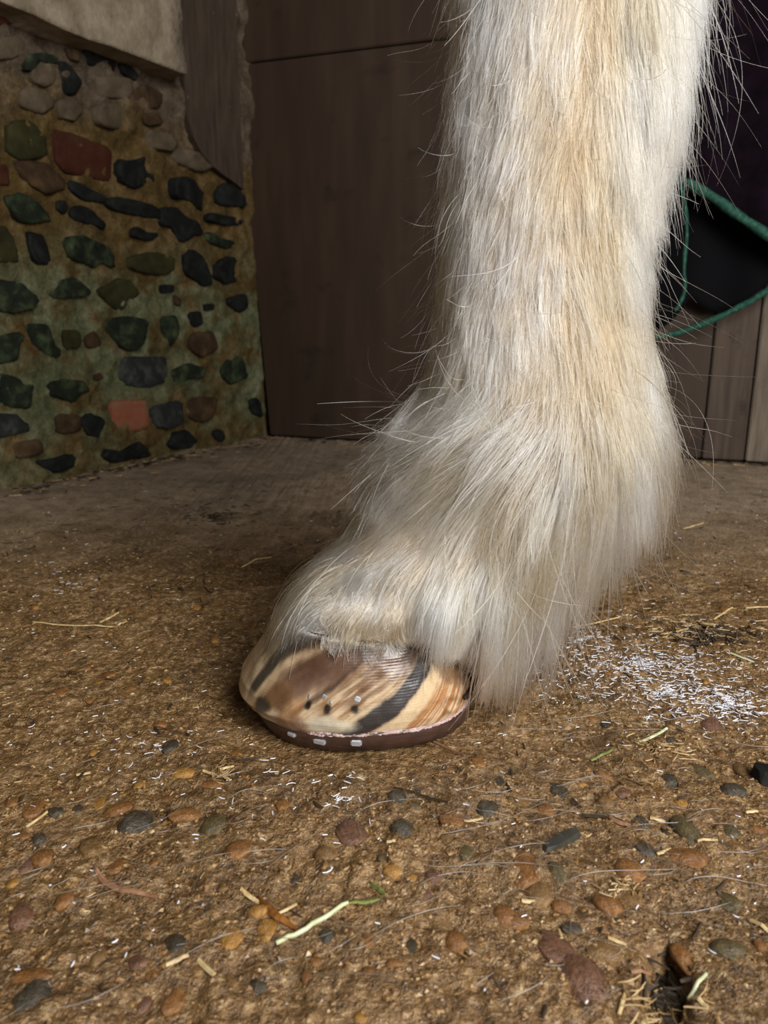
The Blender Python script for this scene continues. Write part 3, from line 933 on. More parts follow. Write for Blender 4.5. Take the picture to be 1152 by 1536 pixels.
def grow(z, az, stray, messy=None):
    if messy is None:
        messy = np.zeros(len(z), bool)
    p, tz, ta, n = frame(z, az)
    N = len(z)
    d = np.degrees(az)
    near = np.sin(az)                                   # 1 facing the camera
    ca = np.cos(az)                                     # 1 front, -1 back
    backness = sstep(-0.1, 0.8, -ca)
    frontness = sstep(-0.2, 0.7, ca)
    nzv = fbm(p[:, 0] * 28, p[:, 1] * 28, p[:, 2] * 22, 2)
    nzw = fbm(p[:, 0] * 70 + 9, p[:, 1] * 70, p[:, 2] * 50, 2)
    # side drift of the lie of the coat along ta (positive = towards the back on the camera side)
    sgn = np.where(near >= 0, 1.0, -1.0)
    can = sstep(0.24, 0.30, z)
    drift = can * (np.where(ca > -0.1, -0.20, 0.30)) 
    fet = np.exp(-((z - 0.207) / 0.030) ** 2)
    drift = drift - 2.3 * fet * sstep(-0.35, 0.5, ca) + 0.45 * fet * backness
    pas = 1 - sstep(0.13, 0.17, z)
    drift = drift + pas * (-0.30 * frontness + 0.12 * backness)
    drift = drift * sgn + 0.20 * nzv + 0.08 * nzw + np.where(messy, 0.40 * RNG.normal(size=N), 0)
    flow = tz + ta * drift[:, None]
    flow /= np.linalg.norm(flow, axis=1)[:, None]
    # length
    L = 0.040 + 0.016 * backness * can + 0.022 * backness * sstep(0.36, 0.46, z)
    L = L + 0.030 * np.exp(-((z - ZF) / 0.05) ** 2) + 0.055 * backness * np.exp(-((z - 0.150) / 0.060) ** 2)
    L = L + 0.012 * pas
    low = 1 - sstep(0.075, 0.125, z)
    L = np.where(ca > -0.45, L * (1 - 0.45 * low), L)
    L = L * (0.72 + 0.5 * RNG.random(N)) * np.where(RNG.random(N) < 0.15, 0.55, 1)
    zmin = 0.073 - 0.016 * sstep(-0.02, 0.045, p[:, 0]) - 0.037 * sstep(0.066, 0.090, p[:, 0])
    zmin = np.where(near > -0.1, zmin, 0.03)
    L = np.minimum(L, np.maximum(z - zmin, 0.006) * (1.0 + 0.28 * RNG.random(N)))
    lift = 0.17 + 0.24 * backness + 0.14 * fet + 0.10 * RNG.normal(size=N) + 0.12 * nzv
    shing = (1 - sstep(0.105, 0.14, z)) * sstep(-0.75, -0.45, ca)   # shingled short tufts above the coronet
    Ls = (0.0155 + 0.80 * np.clip(z - 0.080, 0, 1)) * (0.65 + 0.75 * RNG.random(N) + 0.3 * nzw) * np.clip(1 + 0.8 * nzv, 0.5, 1.6)
    L = L * (1 - shing) + Ls * shing
    lift = lift + shing * (0.28 + 0.12 * RNG.normal(size=N))
    lift = lift + 0.07 * messy
    L = L * np.where(messy, 1.12, 1.0)
    lift = np.where(stray, lift + 0.35 + 0.35 * RNG.random(N), np.clip(lift, 0.06, 0.9))
    L = np.where(stray, L * (0.7 + 0.9 * RNG.random(N)), L)
    dirv = flow * np.cos(lift)[:, None] + n * np.sin(lift)[:, None]
    g = (np.where(stray, 0.45, 0.62) + 0.55 * backness + 0.25 * pas) * (1 - 0.6 * fet * frontness)
    g = g * (1 + 0.3 * shing)
    curl = RNG.normal(size=(N, 3)) * np.where(stray, 0.20, 0.045)[:, None]
    pts = np.empty((N, NP, 3))
    pts[:, 0] = p - n * 0.002
    cur = pts[:, 0].copy()
    for k in range(1, NP):
        st = L / (NP - 1)
        cur = cur + dirv * st[:, None]
        pts[:, k] = cur
        dirv = dirv + np.array([0, 0, -1.0]) * (g * 1.5 / (NP - 1))[:, None] + curl * (2.0 / (NP - 1)) * 3.0
        dirv = dirv + n * ((-0.10) * 1.0 / (NP - 1))
        dirv /= np.linalg.norm(dirv, axis=1)[:, None]
    return pts
def collide(pts):
    P = pts.reshape(-1, 3)
    z = P[:, 2]
    # leg body
    cx, cy = smooth_interp(z, LX), smooth_interp(z, LY)
    hw, hd = smooth_interp(z, LHW), smooth_interp(z, LHD)
    dx, dy = P[:, 0] - cx, P[:, 1] - cy
    sf = leg_surf(z, np.arctan2(-dy / hd, -dx / hw))
    r = np.sqrt(dx * dx + dy * dy) + 1e-9
    rs = np.sqrt((sf[:, 0] - cx) ** 2 + (sf[:, 1] - cy) ** 2) + 0.0004
    push = np.where((r < rs) & (z > 0.074), rs / r, 1.0)
    P[:, 0] = cx + dx * push
    P[:, 1] = cy + dy * push
    # hoof
    a = (P[:, 0] - HOOF_C[0]) * TOE[0] + (P[:, 1] - HOOF_C[1]) * TOE[1]
    b = (P[:, 0] - HOOF_C[0]) * LAT[0] + (P[:, 1] - HOOF_C[1]) * LAT[1]
    ph = np.arctan2(b / 0.066, a / 0.08)
    back = (1 - np.cos(ph)) / 2
    zl = np.where(z > 0.014, 0.014 + (z - 0.014) / (1 - 0.36 * back ** 1.3), z)
    cx2, sy2 = hoof_ring(np.clip(zl, 0, 0.092), ph, 0.0012)
    rr_ = np.sqrt(a * a + b * b) + 1e-9
    ro = np.sqrt(cx2 ** 2 + sy2 ** 2)
    k = np.where((zl < hoof_top(ph) - 0.001) & (rr_ < ro), ro / rr_, 1.0)
    P[:, 0] = HOOF_C[0] + TOE[0] * a * k + LAT[0] * b * k
    P[:, 1] = HOOF_C[1] + TOE[1] * a * k + LAT[1] * b * k
    P[:, 2] = np.maximum(P[:, 2], 0.003)
    return P.reshape(pts.shape)
ZLO, ZHI = 0.081, 0.66
def make_fur(n, n_big, n_small, stray_frac):
    gz, ga = roots(n_big, ZLO, ZHI)
    G1 = grow(gz, ga, np.zeros(n_big, bool))
    gz2, ga2 = roots(n_small, ZLO, ZHI)
    G2 = grow(gz2, ga2, np.zeros(n_small, bool))
    def near(G, Q):
        kd = kdtree.KDTree(len(G))
        for i, q in enumerate(G[:, 0]): kd.insert(q, i)
        kd.balance()
        return np.array([kd.find(q)[1] for q in Q])
    i21 = near(G1, G2[:, 0])
    s = np.linspace(0, 1, NP)[None, :, None]
    cl = (0.25 + 0.5 * RNG.random(n_small))[:, None, None]
    off = G2[:, :1] - G1[i21][:, :1]
    cl = cl + 0.30 * (1 - sstep(0.15, 0.22, gz2))[:, None, None]
    w = np.clip(cl, 0, 0.95) * s ** 1.2
    G2 = G2 * (1 - w) + (G1[i21] + off * (1 - 0.65 * s)) * w
    z, az = roots(n, ZLO, ZHI)
    # thin out the side that no one can see only a little; density stays natural
    n_fr = n // 10                                      # fringe drooping over the coronet
    z[:n_fr] = 0.083 + 0.034 * RNG.random(n_fr)
    az[:n_fr] = np.radians(RNG.uniform(-50, 150, n_fr))
    stray = RNG.random(n) < stray_frac * np.where((np.cos(az) > -0.3) & (z < 0.19), 0.0, 1.0)
    messy = (RNG.random(n) < 0.035) & ~stray
    P = grow(z, az, stray, messy)
    i2 = near(G2, P[:, 0])
    cl = np.where(stray | messy, 0.05, 0.30 + 0.60 * RNG.random(n))[:, None, None]
    off = P[:, :1] - G2[i2][:, :1]
    w = cl * s ** 1.1
    P = P * (1 - w) + (G2[i2] + off * (1 - 0.80 * s)) * w
    wob = RNG.normal(size=(n, 1, 3)) * 0.0007
    P = P + wob * np.sin(s * (4 + 5 * RNG.random((n, 1, 1))) + 6 * RNG.random((n, 1, 1))) * s
    P = collide(P)
    return P, i2, i21[i2], stray, messy
N_FUR = 150000
P, c_small, c_big, stray, messy = make_fur(N_FUR, 900, 6500, 0.012)
def curves_obj(name, P, rad, mat, attrs):
    n, k = P.shape[:2]
    cu = bpy.data.hair_curves.new(name)
    cu.add_curves([k] * n)
    cu.attributes['position'].data.foreach_set('vector', P.astype(np.float32).ravel())
    ra = cu.attributes.get('radius') or cu.attributes.new('radius', 'FLOAT', 'POINT')
    ra.data.foreach_set('value', rad.astype(np.float32).ravel())
    for nm__, (dom, val) in attrs.items():
        a = cu.attributes.new(nm__, 'FLOAT', dom)
        a.data.foreach_set('value', np.asarray(val, np.float32).ravel())
    cu.materials.append(mat)
    o = bpy.data.objects.new(name, cu)
    COL.objects.link(o)
    return o
sl = np.linspace(0, 1, NP)
r0 = np.where(RNG.random(N_FUR) < 0.25, 0.00018 + 0.00008 * RNG.random(N_FUR), 0.00010 + 0.00004 * RNG.random(N_FUR))[:, None]
r0[messy, 0] = 0.00015
r0 = r0 * (1 + 0.55 * (1 - sstep(0.17, 0.25, P[:, 0, 2])))[:, None]
radf = r0 * (1.0 - 0.65 * sl ** 2.6)[None, :]
root = P[:, 0]
# coat colour: tan over the tendon and behind the fetlock, with a pale light sheen painted in left of centre
tone_big = RNG.random(20000)[c_big]
tone_small = RNG.random(20000)[c_small]
tu, tv = project(root)
axis_u = np.interp(tv, [0, 250, 450, 560, 640, 760, 900], [905, 880, 900, 905, 930, 700, 700])
tan_sheen = np.exp(-((tu - axis_u) / 50) ** 2) * (1 - sstep(560, 680, tv)) * 0.62
tan_sheen += 0.36 * fbm(root[:, 0] * 24, root[:, 1] * 24, root[:, 2] * 10, 2)
tan_sheen -= 0.16 * np.exp(-((tu - 745) / 60) ** 2) * (1 - sstep(520, 620, tv))
glint_strand = (RNG.random(N_FUR) < 0.27) | messy  # random strands whitened, putting bright highlights into the hair tone
tone = np.clip(0.42 + 0.10 * (1 - sstep(0.17, 0.25, root[:, 2])) - 0.32 * glint_strand + tan_sheen + (0.34 + 0.3 * (1 - sstep(0.17, 0.25, root[:, 2]))) * (tone_big - 0.5) + 0.30 * (tone_small - 0.5) + 0.14 * RNG.normal(size=N_FUR), 0, 1)
t = NT('cream_hair')
t.t.nodes.remove(t.bsdf)
out = [x for x in t.t.nodes if x.type == 'OUTPUT_MATERIAL'][0]
at = t.n('ShaderNodeAttribute', attribute_name='tone')
hi = t.n('ShaderNodeHairInfo')
colr = t.ramp(at.outputs['Fac'], [(0.0, (0.88, 0.865, 0.84, 1)), (0.5, (0.60, 0.50, 0.365, 1)), (1.0, (0.38, 0.265, 0.15, 1))])
rootdark = t.ramp(hi.outputs['Intercept'], [(0.0, (0.50, 0.40, 0.29, 1)), (0.5, (1, 1, 1, 1))])  # shade deep between the strands, painted in as darker roots
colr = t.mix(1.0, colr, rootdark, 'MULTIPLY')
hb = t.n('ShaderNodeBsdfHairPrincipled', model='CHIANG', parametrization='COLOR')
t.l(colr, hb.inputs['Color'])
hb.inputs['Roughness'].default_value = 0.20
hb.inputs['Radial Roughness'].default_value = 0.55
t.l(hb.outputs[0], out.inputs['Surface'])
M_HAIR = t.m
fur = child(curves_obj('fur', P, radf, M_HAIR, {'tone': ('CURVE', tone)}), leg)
fur['kind'] = 'stuff'

# ------------------------------------------------------------------ pebbles bedded in the floor (parts of the floor)
def pebble_mesh(seed):
    bm = bmesh.new()
    bmesh.ops.create_icosphere(bm, subdivisions=2, radius=1.0)
    for v in bm.verts:
        c = v.co.copy()
        k = 1 + 0.30 * float(perlin(c.x * 0.9 + seed * 7, c.y * 0.9, c.z * 0.9)) + 0.12 * float(perlin(c.x * 2.4 + seed * 7, c.y * 2.4, c.z * 2.4))
        v.co = c * k
        if seed % 3 == 0:
            v.co.z = min(v.co.z, 0.62) + 0.06 * float(perlin(c.x * 3, c.y * 3, seed))
    me = bpy.data.meshes.new('pebble')
    bm.to_mesh(me); bm.free()
    me.polygons.foreach_set('use_smooth', [True] * len(me.polygons))
    return me
PEB = [pebble_mesh(k + 1) for k in range(8)]
def wet(name, a, b, c3, sc=90):
    t = NT(name)
    n1 = t.noise(sc * 0.02, 5, 0.65)
    c = t.ramp(n1, [(0.28, a), (0.5, b), (0.72, c3)])
    t.bump(t.noise(sc * 0.06, 4, 0.6), 0.35, 0.25)
    return t.set(c, t.ramp(t.noise(3.0, 3, 0.6), [(0.4, BW(0.22)), (0.62, BW(0.55))]), 0.5)
PM = {'o': wet('orange_pebble', lin(84, 55, 28), lin(128, 86, 44), lin(154, 114, 68)),
      't': wet('tan_pebble', lin(90, 66, 38), lin(122, 92, 54), lin(150, 120, 80)),
      'd': wet('dark_pebble', lin(44, 38, 29), lin(66, 58, 45), lin(98, 88, 70)),
      'g': wet('olive_pebble', lin(62, 52, 30), lin(86, 74, 46), lin(112, 98, 66)),
      'r': wet('reddish_pebble', lin(78, 52, 38), lin(106, 74, 54), lin(134, 100, 78)),
      'y': wet('yellow_pebble', lin(120, 84, 34), lin(156, 112, 50), lin(180, 142, 84))}
for me in PEB:
    me.materials.append(PM['o'])
def pebble(u, v, wpx, hpx, kind, rot=None, proud=0.35):
    p = on_floor(u, v)
    if (p.x - HOOF_C[0]) ** 2 + (p.y - HOOF_C[1]) ** 2 < 0.087 ** 2:
        return
    depth = (p - CAMP).dot(Vector((0, CT, -ST)))
    el = max(0.35, -(p - CAMP).normalized().z)
    sx = wpx * depth / FPX / 2
    sy = hpx * depth / FPX / 2 / el
    sy = min(sy, sx * 1.6)
    o = bpy.data.objects.new('pebble', random.choice(PEB))
    COL.objects.link(o)
    o.parent = floor
    sz = 0.6 * min(sx, sy)
    z = float(floor_z(p.x, p.y))
    o.location = (p.x, p.y, z - sz * (1 - proud * 1.5) * 0.85)
    o.rotation_euler = (random.uniform(-0.2, 0.2), random.uniform(-0.2, 0.2), random.uniform(-0.4, 0.4) if rot is None else rot)
    o.scale = (sx, sy, sz)
    o.material_slots[0].link = 'OBJECT'
    o.material_slots[0].material = PM[kind]
HAND_L = [(155,345,85,60,'o'),(515,330,130,55,'o'),(745,290,90,40,'o'),(800,360,140,55,'o'),(590,400,130,100,'d'),(435,300,80,45,'y'),(420,495,140,80,'t'),(185,540,90,70,'o'),(1030,515,100,90,'o'),
 (280,720,70,90,'o'),(90,790,100,90,'r'),(600,975,90,80,'r'),(745,1150,80,100,'o'),(615,1155,60,100,'r'),(1000,895,100,80,'y'),(130,1050,200,70,'o'),(140,1150,150,100,'d'),(910,230,120,45,'o'),(790,180,100,40,'y'),
 (500,580,90,70,'o'),(60,300,60,40,'o'),(240,355,60,45,'d'),(335,335,45,40,'d'),(180,460,80,45,'d'),(750,920,110,100,'d'),(920,400,100,80,'g'),(1110,780,80,50,'y'),(1140,850,60,80,'y'),(650,1040,50,60,'o'),(990,1070,50,100,'t'),
 (1010,90,70,50,'o'),(120,560,60,60,'r'),(740,60,70,60,'d'),(60,640,60,40,'y'),(430,980,60,60,'t'),(860,1010,60,50,'t')]
HAND_M = [(300,115,90,60,'o'),(690,115,160,55,'o'),(620,285,80,50,'d'),(700,305,60,45,'g'),(1015,325,100,75,'d'),(855,395,100,60,'o'),(640,420,100,60,'d'),(425,430,130,95,'r'),(835,470,70,50,'t'),(915,530,60,100,'g'),
 (595,600,80,50,'y'),(690,640,60,30,'y'),(780,620,80,60,'r'),(175,610,70,50,'d'),(60,850,80,100,'y'),(320,885,80,60,'d'),(485,915,60,80,'o'),(690,920,80,110,'d'),(880,905,110,80,'o'),(1090,790,120,80,'o'),
 (610,1010,80,35,'o'),(230,1050,50,60,'o'),(30,1080,80,60,'d'),(520,1140,80,50,'t'),(460,1240,60,40,'y'),(310,520,100,60,'t'),(940,750,60,50,'t'),(975,130,60,45,'o'),(130,300,60,45,'o'),(270,980,60,45,'o'),(1080,215,70,50,'d')]
HAND_R = [(95,600,150,130,'o'),(160,700,110,100,'t'),(255,745,80,55,'o'),(50,825,150,60,'o'),(245,610,70,80,'g'),(555,590,140,90,'o'),(790,545,160,80,'o'),(250,245,90,70,'d'),(190,330,80,50,'o'),(440,175,70,35,'o'),
 (520,250,80,50,'r'),(455,300,80,50,'t'),(655,135,80,40,'o'),(860,165,90,80,'g'),(810,430,120,110,'g'),(1110,425,80,45,'o'),(810,945,110,110,'o'),(235,935,150,120,'r'),(360,1070,190,190,'r'),(470,955,200,80,'t'),
 (980,930,150,70,'g'),(460,745,100,80,'o'),(550,720,100,80,'t'),(310,840,100,40,'d'),(720,205,80,50,'d'),(1000,255,100,50,'d'),(1050,155,80,50,'t'),(770,1170,150,100,'d'),(990,430,90,60,'g'),(600,380,70,50,'d'),
 (700,280,60,50,'o'),(780,300,70,40,'y'),(980,730,90,60,'g'),(620,500,110,60,'d'),(1130,920,60,50,'o'),(90,300,70,60,'t'),(170,1000,60,120,'t')]
K = 400 / 1152
placed = []
for lst, ox in ((HAND_L, 0), (HAND_M, 380), (HAND_R, 752)):
    for (x, y, w, h, k) in lst:
        pebble(ox + x * K, 1100 + y * K, w * K * 1.12, h * K * 1.12, k, None, random.uniform(0.22, 0.42))
        placed.append((ox + x * K, 1100 + y * K, max(w, h) * K / 2))
for u, v, w, h, k in ((1069, 1086, 36, 24, 'r'), (890, 1075, 20, 10, 'o'), (780, 1075, 24, 14, 't'), (90, 1040, 22, 12, 'o'), (160, 1012, 26, 10, 'o'), (240, 1085, 22, 12, 'o'), (40, 1090, 20, 12, 'r'), (195, 1030, 22, 9, 'o'), (300, 960, 20, 8, 'r'), (1010, 1110, 24, 10, 'd')):
    pebble(u, v, w, h, k)
    placed.append((u, v, w / 2))
n_p, tries = 0, 0
while n_p < 168 and tries < 6000:
    tries += 1
    X_, Y_ = random.uniform(-0.34, 0.36), random.triangular(0.22, 0.95, 0.30)
    uu, vv = project(np.array([[X_, Y_, 0.0]]))
    uu, vv = float(uu[0]), float(vv[0])
    if not (-10 < uu < 1162 and 770 < vv < 1550):
        continue
    w = random.uniform(9, 24) * (0.55 + 0.45 * (vv - 770) / 766)
    if any((uu - a) ** 2 + ((vv - b) * 1.4) ** 2 < (r + w * 0.55) ** 2 for a, b, r in placed):
        continue
    if (X_ - HOOF_C[0]) ** 2 + (Y_ - HOOF_C[1]) ** 2 < 0.10 ** 2:
        continue
    pebble(uu, vv, w, w * random.uniform(0.45, 0.75), random.choice('ooottdgry'), random.uniform(-1, 1), random.uniform(0.15, 0.4))
    placed.append((uu, vv, w / 2))
    n_p += 1

# loose grit too fine to count
def joined(name, items, mat, label, cat, parent=None):
    V, F, off = [], [], 0
    for v, f in items:
        V.append(v); F.append(f + off); off += len(v)
    o = fast_mesh(name, np.concatenate(V), np.concatenate(F), mat, parent, None, False)
    o['kind'] = 'stuff'
    if label:
        o['label'] = label; o['category'] = cat
    return o
OCT_V = np.array([(1,0,0),(-1,0,0),(0,1,0),(0,-1,0),(0,0,1),(0,0,-1)], float)
OCT_F = np.array([(0,2,4),(2,1,4),(1,3,4),(3,0,4),(2,0,5),(1,2,5),(3,1,5),(0,3,5)])
def scatter(n, ymode=0.30):
    out = []
    while len(out) < n:
        y = random.triangular(0.2, 1.5, ymode)
        x = random.uniform(-0.55, 0.55) * (y + 0.06)
        if (x - HOOF_C[0]) ** 2 + (y - HOOF_C[1]) ** 2 < 0.085 ** 2:
            continue
        q_ = Vector((x, y, 0))
        if (q_ - WA).dot(WN) < 0.04 or (q_ - BA).dot(BN) < 0.04:
            continue
        out.append((x, y))
    return np.array(out)
def grains(xy, lo, hi, flat=0.55):
    zf = floor_z(xy[:, 0], xy[:, 1])
    it = []
    for (x, y), z in zip(xy, zf):
        s = random.uniform(lo, hi) * np.array([random.uniform(0.7, 1.5), random.uniform(0.7, 1.3), flat])
        v = OCT_V * s * (1 + 0.35 * RNG.normal(size=(6, 1)))
        a = random.uniform(0, 6.28)
        R_ = np.array([[math.cos(a), -math.sin(a), 0], [math.sin(a), math.cos(a), 0], [0, 0, 1]])
        it.append((v @ R_.T + np.array([x, y, z + 0.1 * s[2]]), OCT_F))
    return it
t = NT('golden_grit')
c = t.ramp(t.noise(220, 2, 0.5), [(0.34, lin(56, 38, 20)), (0.46, lin(112, 82, 46)), (0.56, lin(140, 104, 60)), (0.68, lin(186, 160, 118))])
M_GRIT = t.set(c, 0.4, 0.5)
grit = joined('grit', grains(scatter(15000), 0.0004, 0.0017), M_GRIT, None, None, floor)

# ------------------------------------------------------------------ straw, chips, filings, hairs on the floor
M_STRAW = mottled('pale_straw', lin(146, 116, 68), lin(190, 162, 112), 120, 0.5, 0.3, 0.0005, lin(216, 196, 150))
M_CHAFF = mottled('dull_chaff', lin(120, 92, 54), lin(168, 138, 92), 60, 0.6, 0.3, 0.0005, lin(210, 186, 140))
M_GREENSTRAW = mottled('green_white_straw', lin(150, 156, 104), lin(196, 200, 156), 90, 0.45, 0.3, 0.0005, lin(222, 226, 196))
M_LEAF = mottled('green_leaf', lin(84, 92, 40), lin(120, 128, 64), 90, 0.55, 0.3, 0.0005)
M_BARK = mottled('reddish_brown_peel', lin(92, 62, 40), lin(132, 94, 66), 90, 0.5, 0.4, 0.0008, lin(160, 122, 94))
M_BROWNLEAF = mottled('orange_brown_leaf', lin(98, 60, 18), lin(146, 92, 34), 90, 0.5, 0.4, 0.0008)
M_DARKTWIG = mottled('dark_twig', lin(34, 26, 16), lin(66, 50, 30), 120, 0.7, 0.4, 0.0008)
M_SLATE = mottled('grey_slate_chip', lin(40, 39, 33), lin(62, 60, 50), 90, 0.55, 0.4, 0.0008)
def strip_mesh(px, width, thick, taper=0.6, curl=0.0, lift=0.0008):
    """flat blade through photo points lying on the floor, with thickness"""
    P = []
    for u, v in px:
        p = on_floor(u, v)
        P.append(Vector((p.x, p.y, 0)))
    Q = []
    for i in range(len(P) - 1):
        for k in range(4):
            Q.append(P[i].lerp(P[i + 1], k / 4))
    Q.append(P[-1])
    zmid = [float(floor_z(q.x, q.y)) for q in Q]
    zline = np.convolve(np.pad(zmid, 2, mode='edge'), np.ones(5) / 5, 'valid')
    V = []
    n_ = len(Q)
    for i, q in enumerate(Q):
        d = (Q[min(i + 1, n_ - 1)] - Q[max(i - 1, 0)]).normalized()
        sd = Vector((-d.y, d.x, 0))
        s = i / (n_ - 1)
        w = width * (1 - (1 - taper) * abs(2 * s - 1) ** 2) / 2
        z = max(zline[i], zmid[i]) + lift + curl * (2 * s - 1) ** 2
        for a, b in ((-1, 0), (-0.35, 1), (0.35, 1), (1, 0)):
            V.append(Vector((q.x, q.y, z + b * thick)) + sd * a * w)
    F = [tuple(f) for f in grid_faces(4, n_, True)] + [(0, 1, 2, 3), tuple(range(len(V) - 4, len(V)))[::-1]]
    return V, F
def litter(name, px, width, thick, mat, label, cat, taper=0.6, curl=0.0, group=None):
    V, F = strip_mesh(px, width, thick, taper, curl)
    c = Vector(V[len(V) // 2])
    V = [Vector(v) - c for v in V]
    o = mesh_obj(name, V, F, mat, None, False)
    o.location = c
    return tag(o, label, cat, group)
st = empty('long_straw', on_floor(470, 1392))
tag(st, 'long pale green straw stem with a green leaf blade in front of the hoof', 'straw')
V, F = strip_mesh([(414, 1418), (450, 1400), (485, 1382), (522, 1362)], 0.0029, 0.0013, 0.75)
child(mesh_obj('stalk', V, F, M_GREENSTRAW, None, True), st)
V, F = strip_mesh([(522, 1363), (548, 1359), (572, 1354)], 0.0034, 0.0006, 0.3)
child(mesh_obj('leaf_blade', V, F, M_LEAF, None, True), st)
litter('bark_peel', [(141, 1308), (158, 1325), (185, 1340), (236, 1346)], 0.0036, 0.0012, M_BARK, 'thin reddish-brown curved peel of bark lying on the floor', 'bark', 0.4)
litter('dry_leaf', [(388, 1342), (402, 1362), (416, 1380), (448, 1394)], 0.0046, 0.0012, M_BROWNLEAF, 'orange-brown dry leaf strip beside the pale green straw stem', 'leaf', 0.3)
litter('grass_blade', [(556, 1328), (568, 1337), (578, 1348)], 0.0028, 0.001, M_LEAF, 'short olive grass blade just past the tip of the long straw stem', 'grass', 0.4)
litter('twig', [(590, 1188), (630, 1198), (672, 1212)], 0.0014, 0.0012, M_DARKTWIG, 'thin dark twig lying below the hoof and shoe', 'twig', 0.5)
litter('twig', [(650, 1113), (675, 1123), (695, 1134)], 0.0013, 0.0012, M_BARK, 'thin reddish twig poking out beside the heel end of the shoe', 'twig', 0.5)
litter('twig', [(872, 1222), (910, 1230), (948, 1242)], 0.0026, 0.0012, M_DARKTWIG, 'dark brown twig lying just beyond the grey slate chip', 'twig', 0.5)
litter('bark_chip', [(914, 1232), (930, 1238), (946, 1243)], 0.0030, 0.0014, M_BARK, 'small reddish bark chip at the end of the dark brown twig', 'bark', 0.5)
def chip(name, px, rot, size, mat, label, cat):
    bm = bmesh.new()
    for k in range(26):
        a = 2 * math.pi * k / 13
        r = random.uniform(0.82, 1.0)
        top_ = k >= 13
        bm.verts.new((size[0] * r * (0.86 if top_ else 1) * math.copysign(abs(math.cos(a)) ** 0.6, math.cos(a)),
                      size[1] * r * (0.82 if top_ else 1) * math.copysign(abs(math.sin(a)) ** 0.6, math.sin(a)),
                      size[2] * (random.uniform(0.75, 1.0) if top_ else -0.4)))
    bmesh.ops.convex_hull(bm, input=bm.verts[:])
    o = bm_obj(name, bm, mat, None, False)
    p = on_floor(*px)
    o.location = (p.x, p.y, float(floor_z(p.x, p.y)) + 0.0012)
    o.rotation_euler = (random.uniform(-0.06, 0.06), random.uniform(-0.06, 0.06), rot)
    return tag(o, label, cat)
chip('slate_chip', (842, 1264), 0.62, (0.0155, 0.0042, 0.0026), M_SLATE, 'flat grey slate chip lying on the floor in front of the heel', 'stone')
chip('dark_stone', (1156, 1170), -0.3, (0.012, 0.008, 0.006), SM['flint'], 'shiny black stone cut off by the edge of the picture', 'stone')
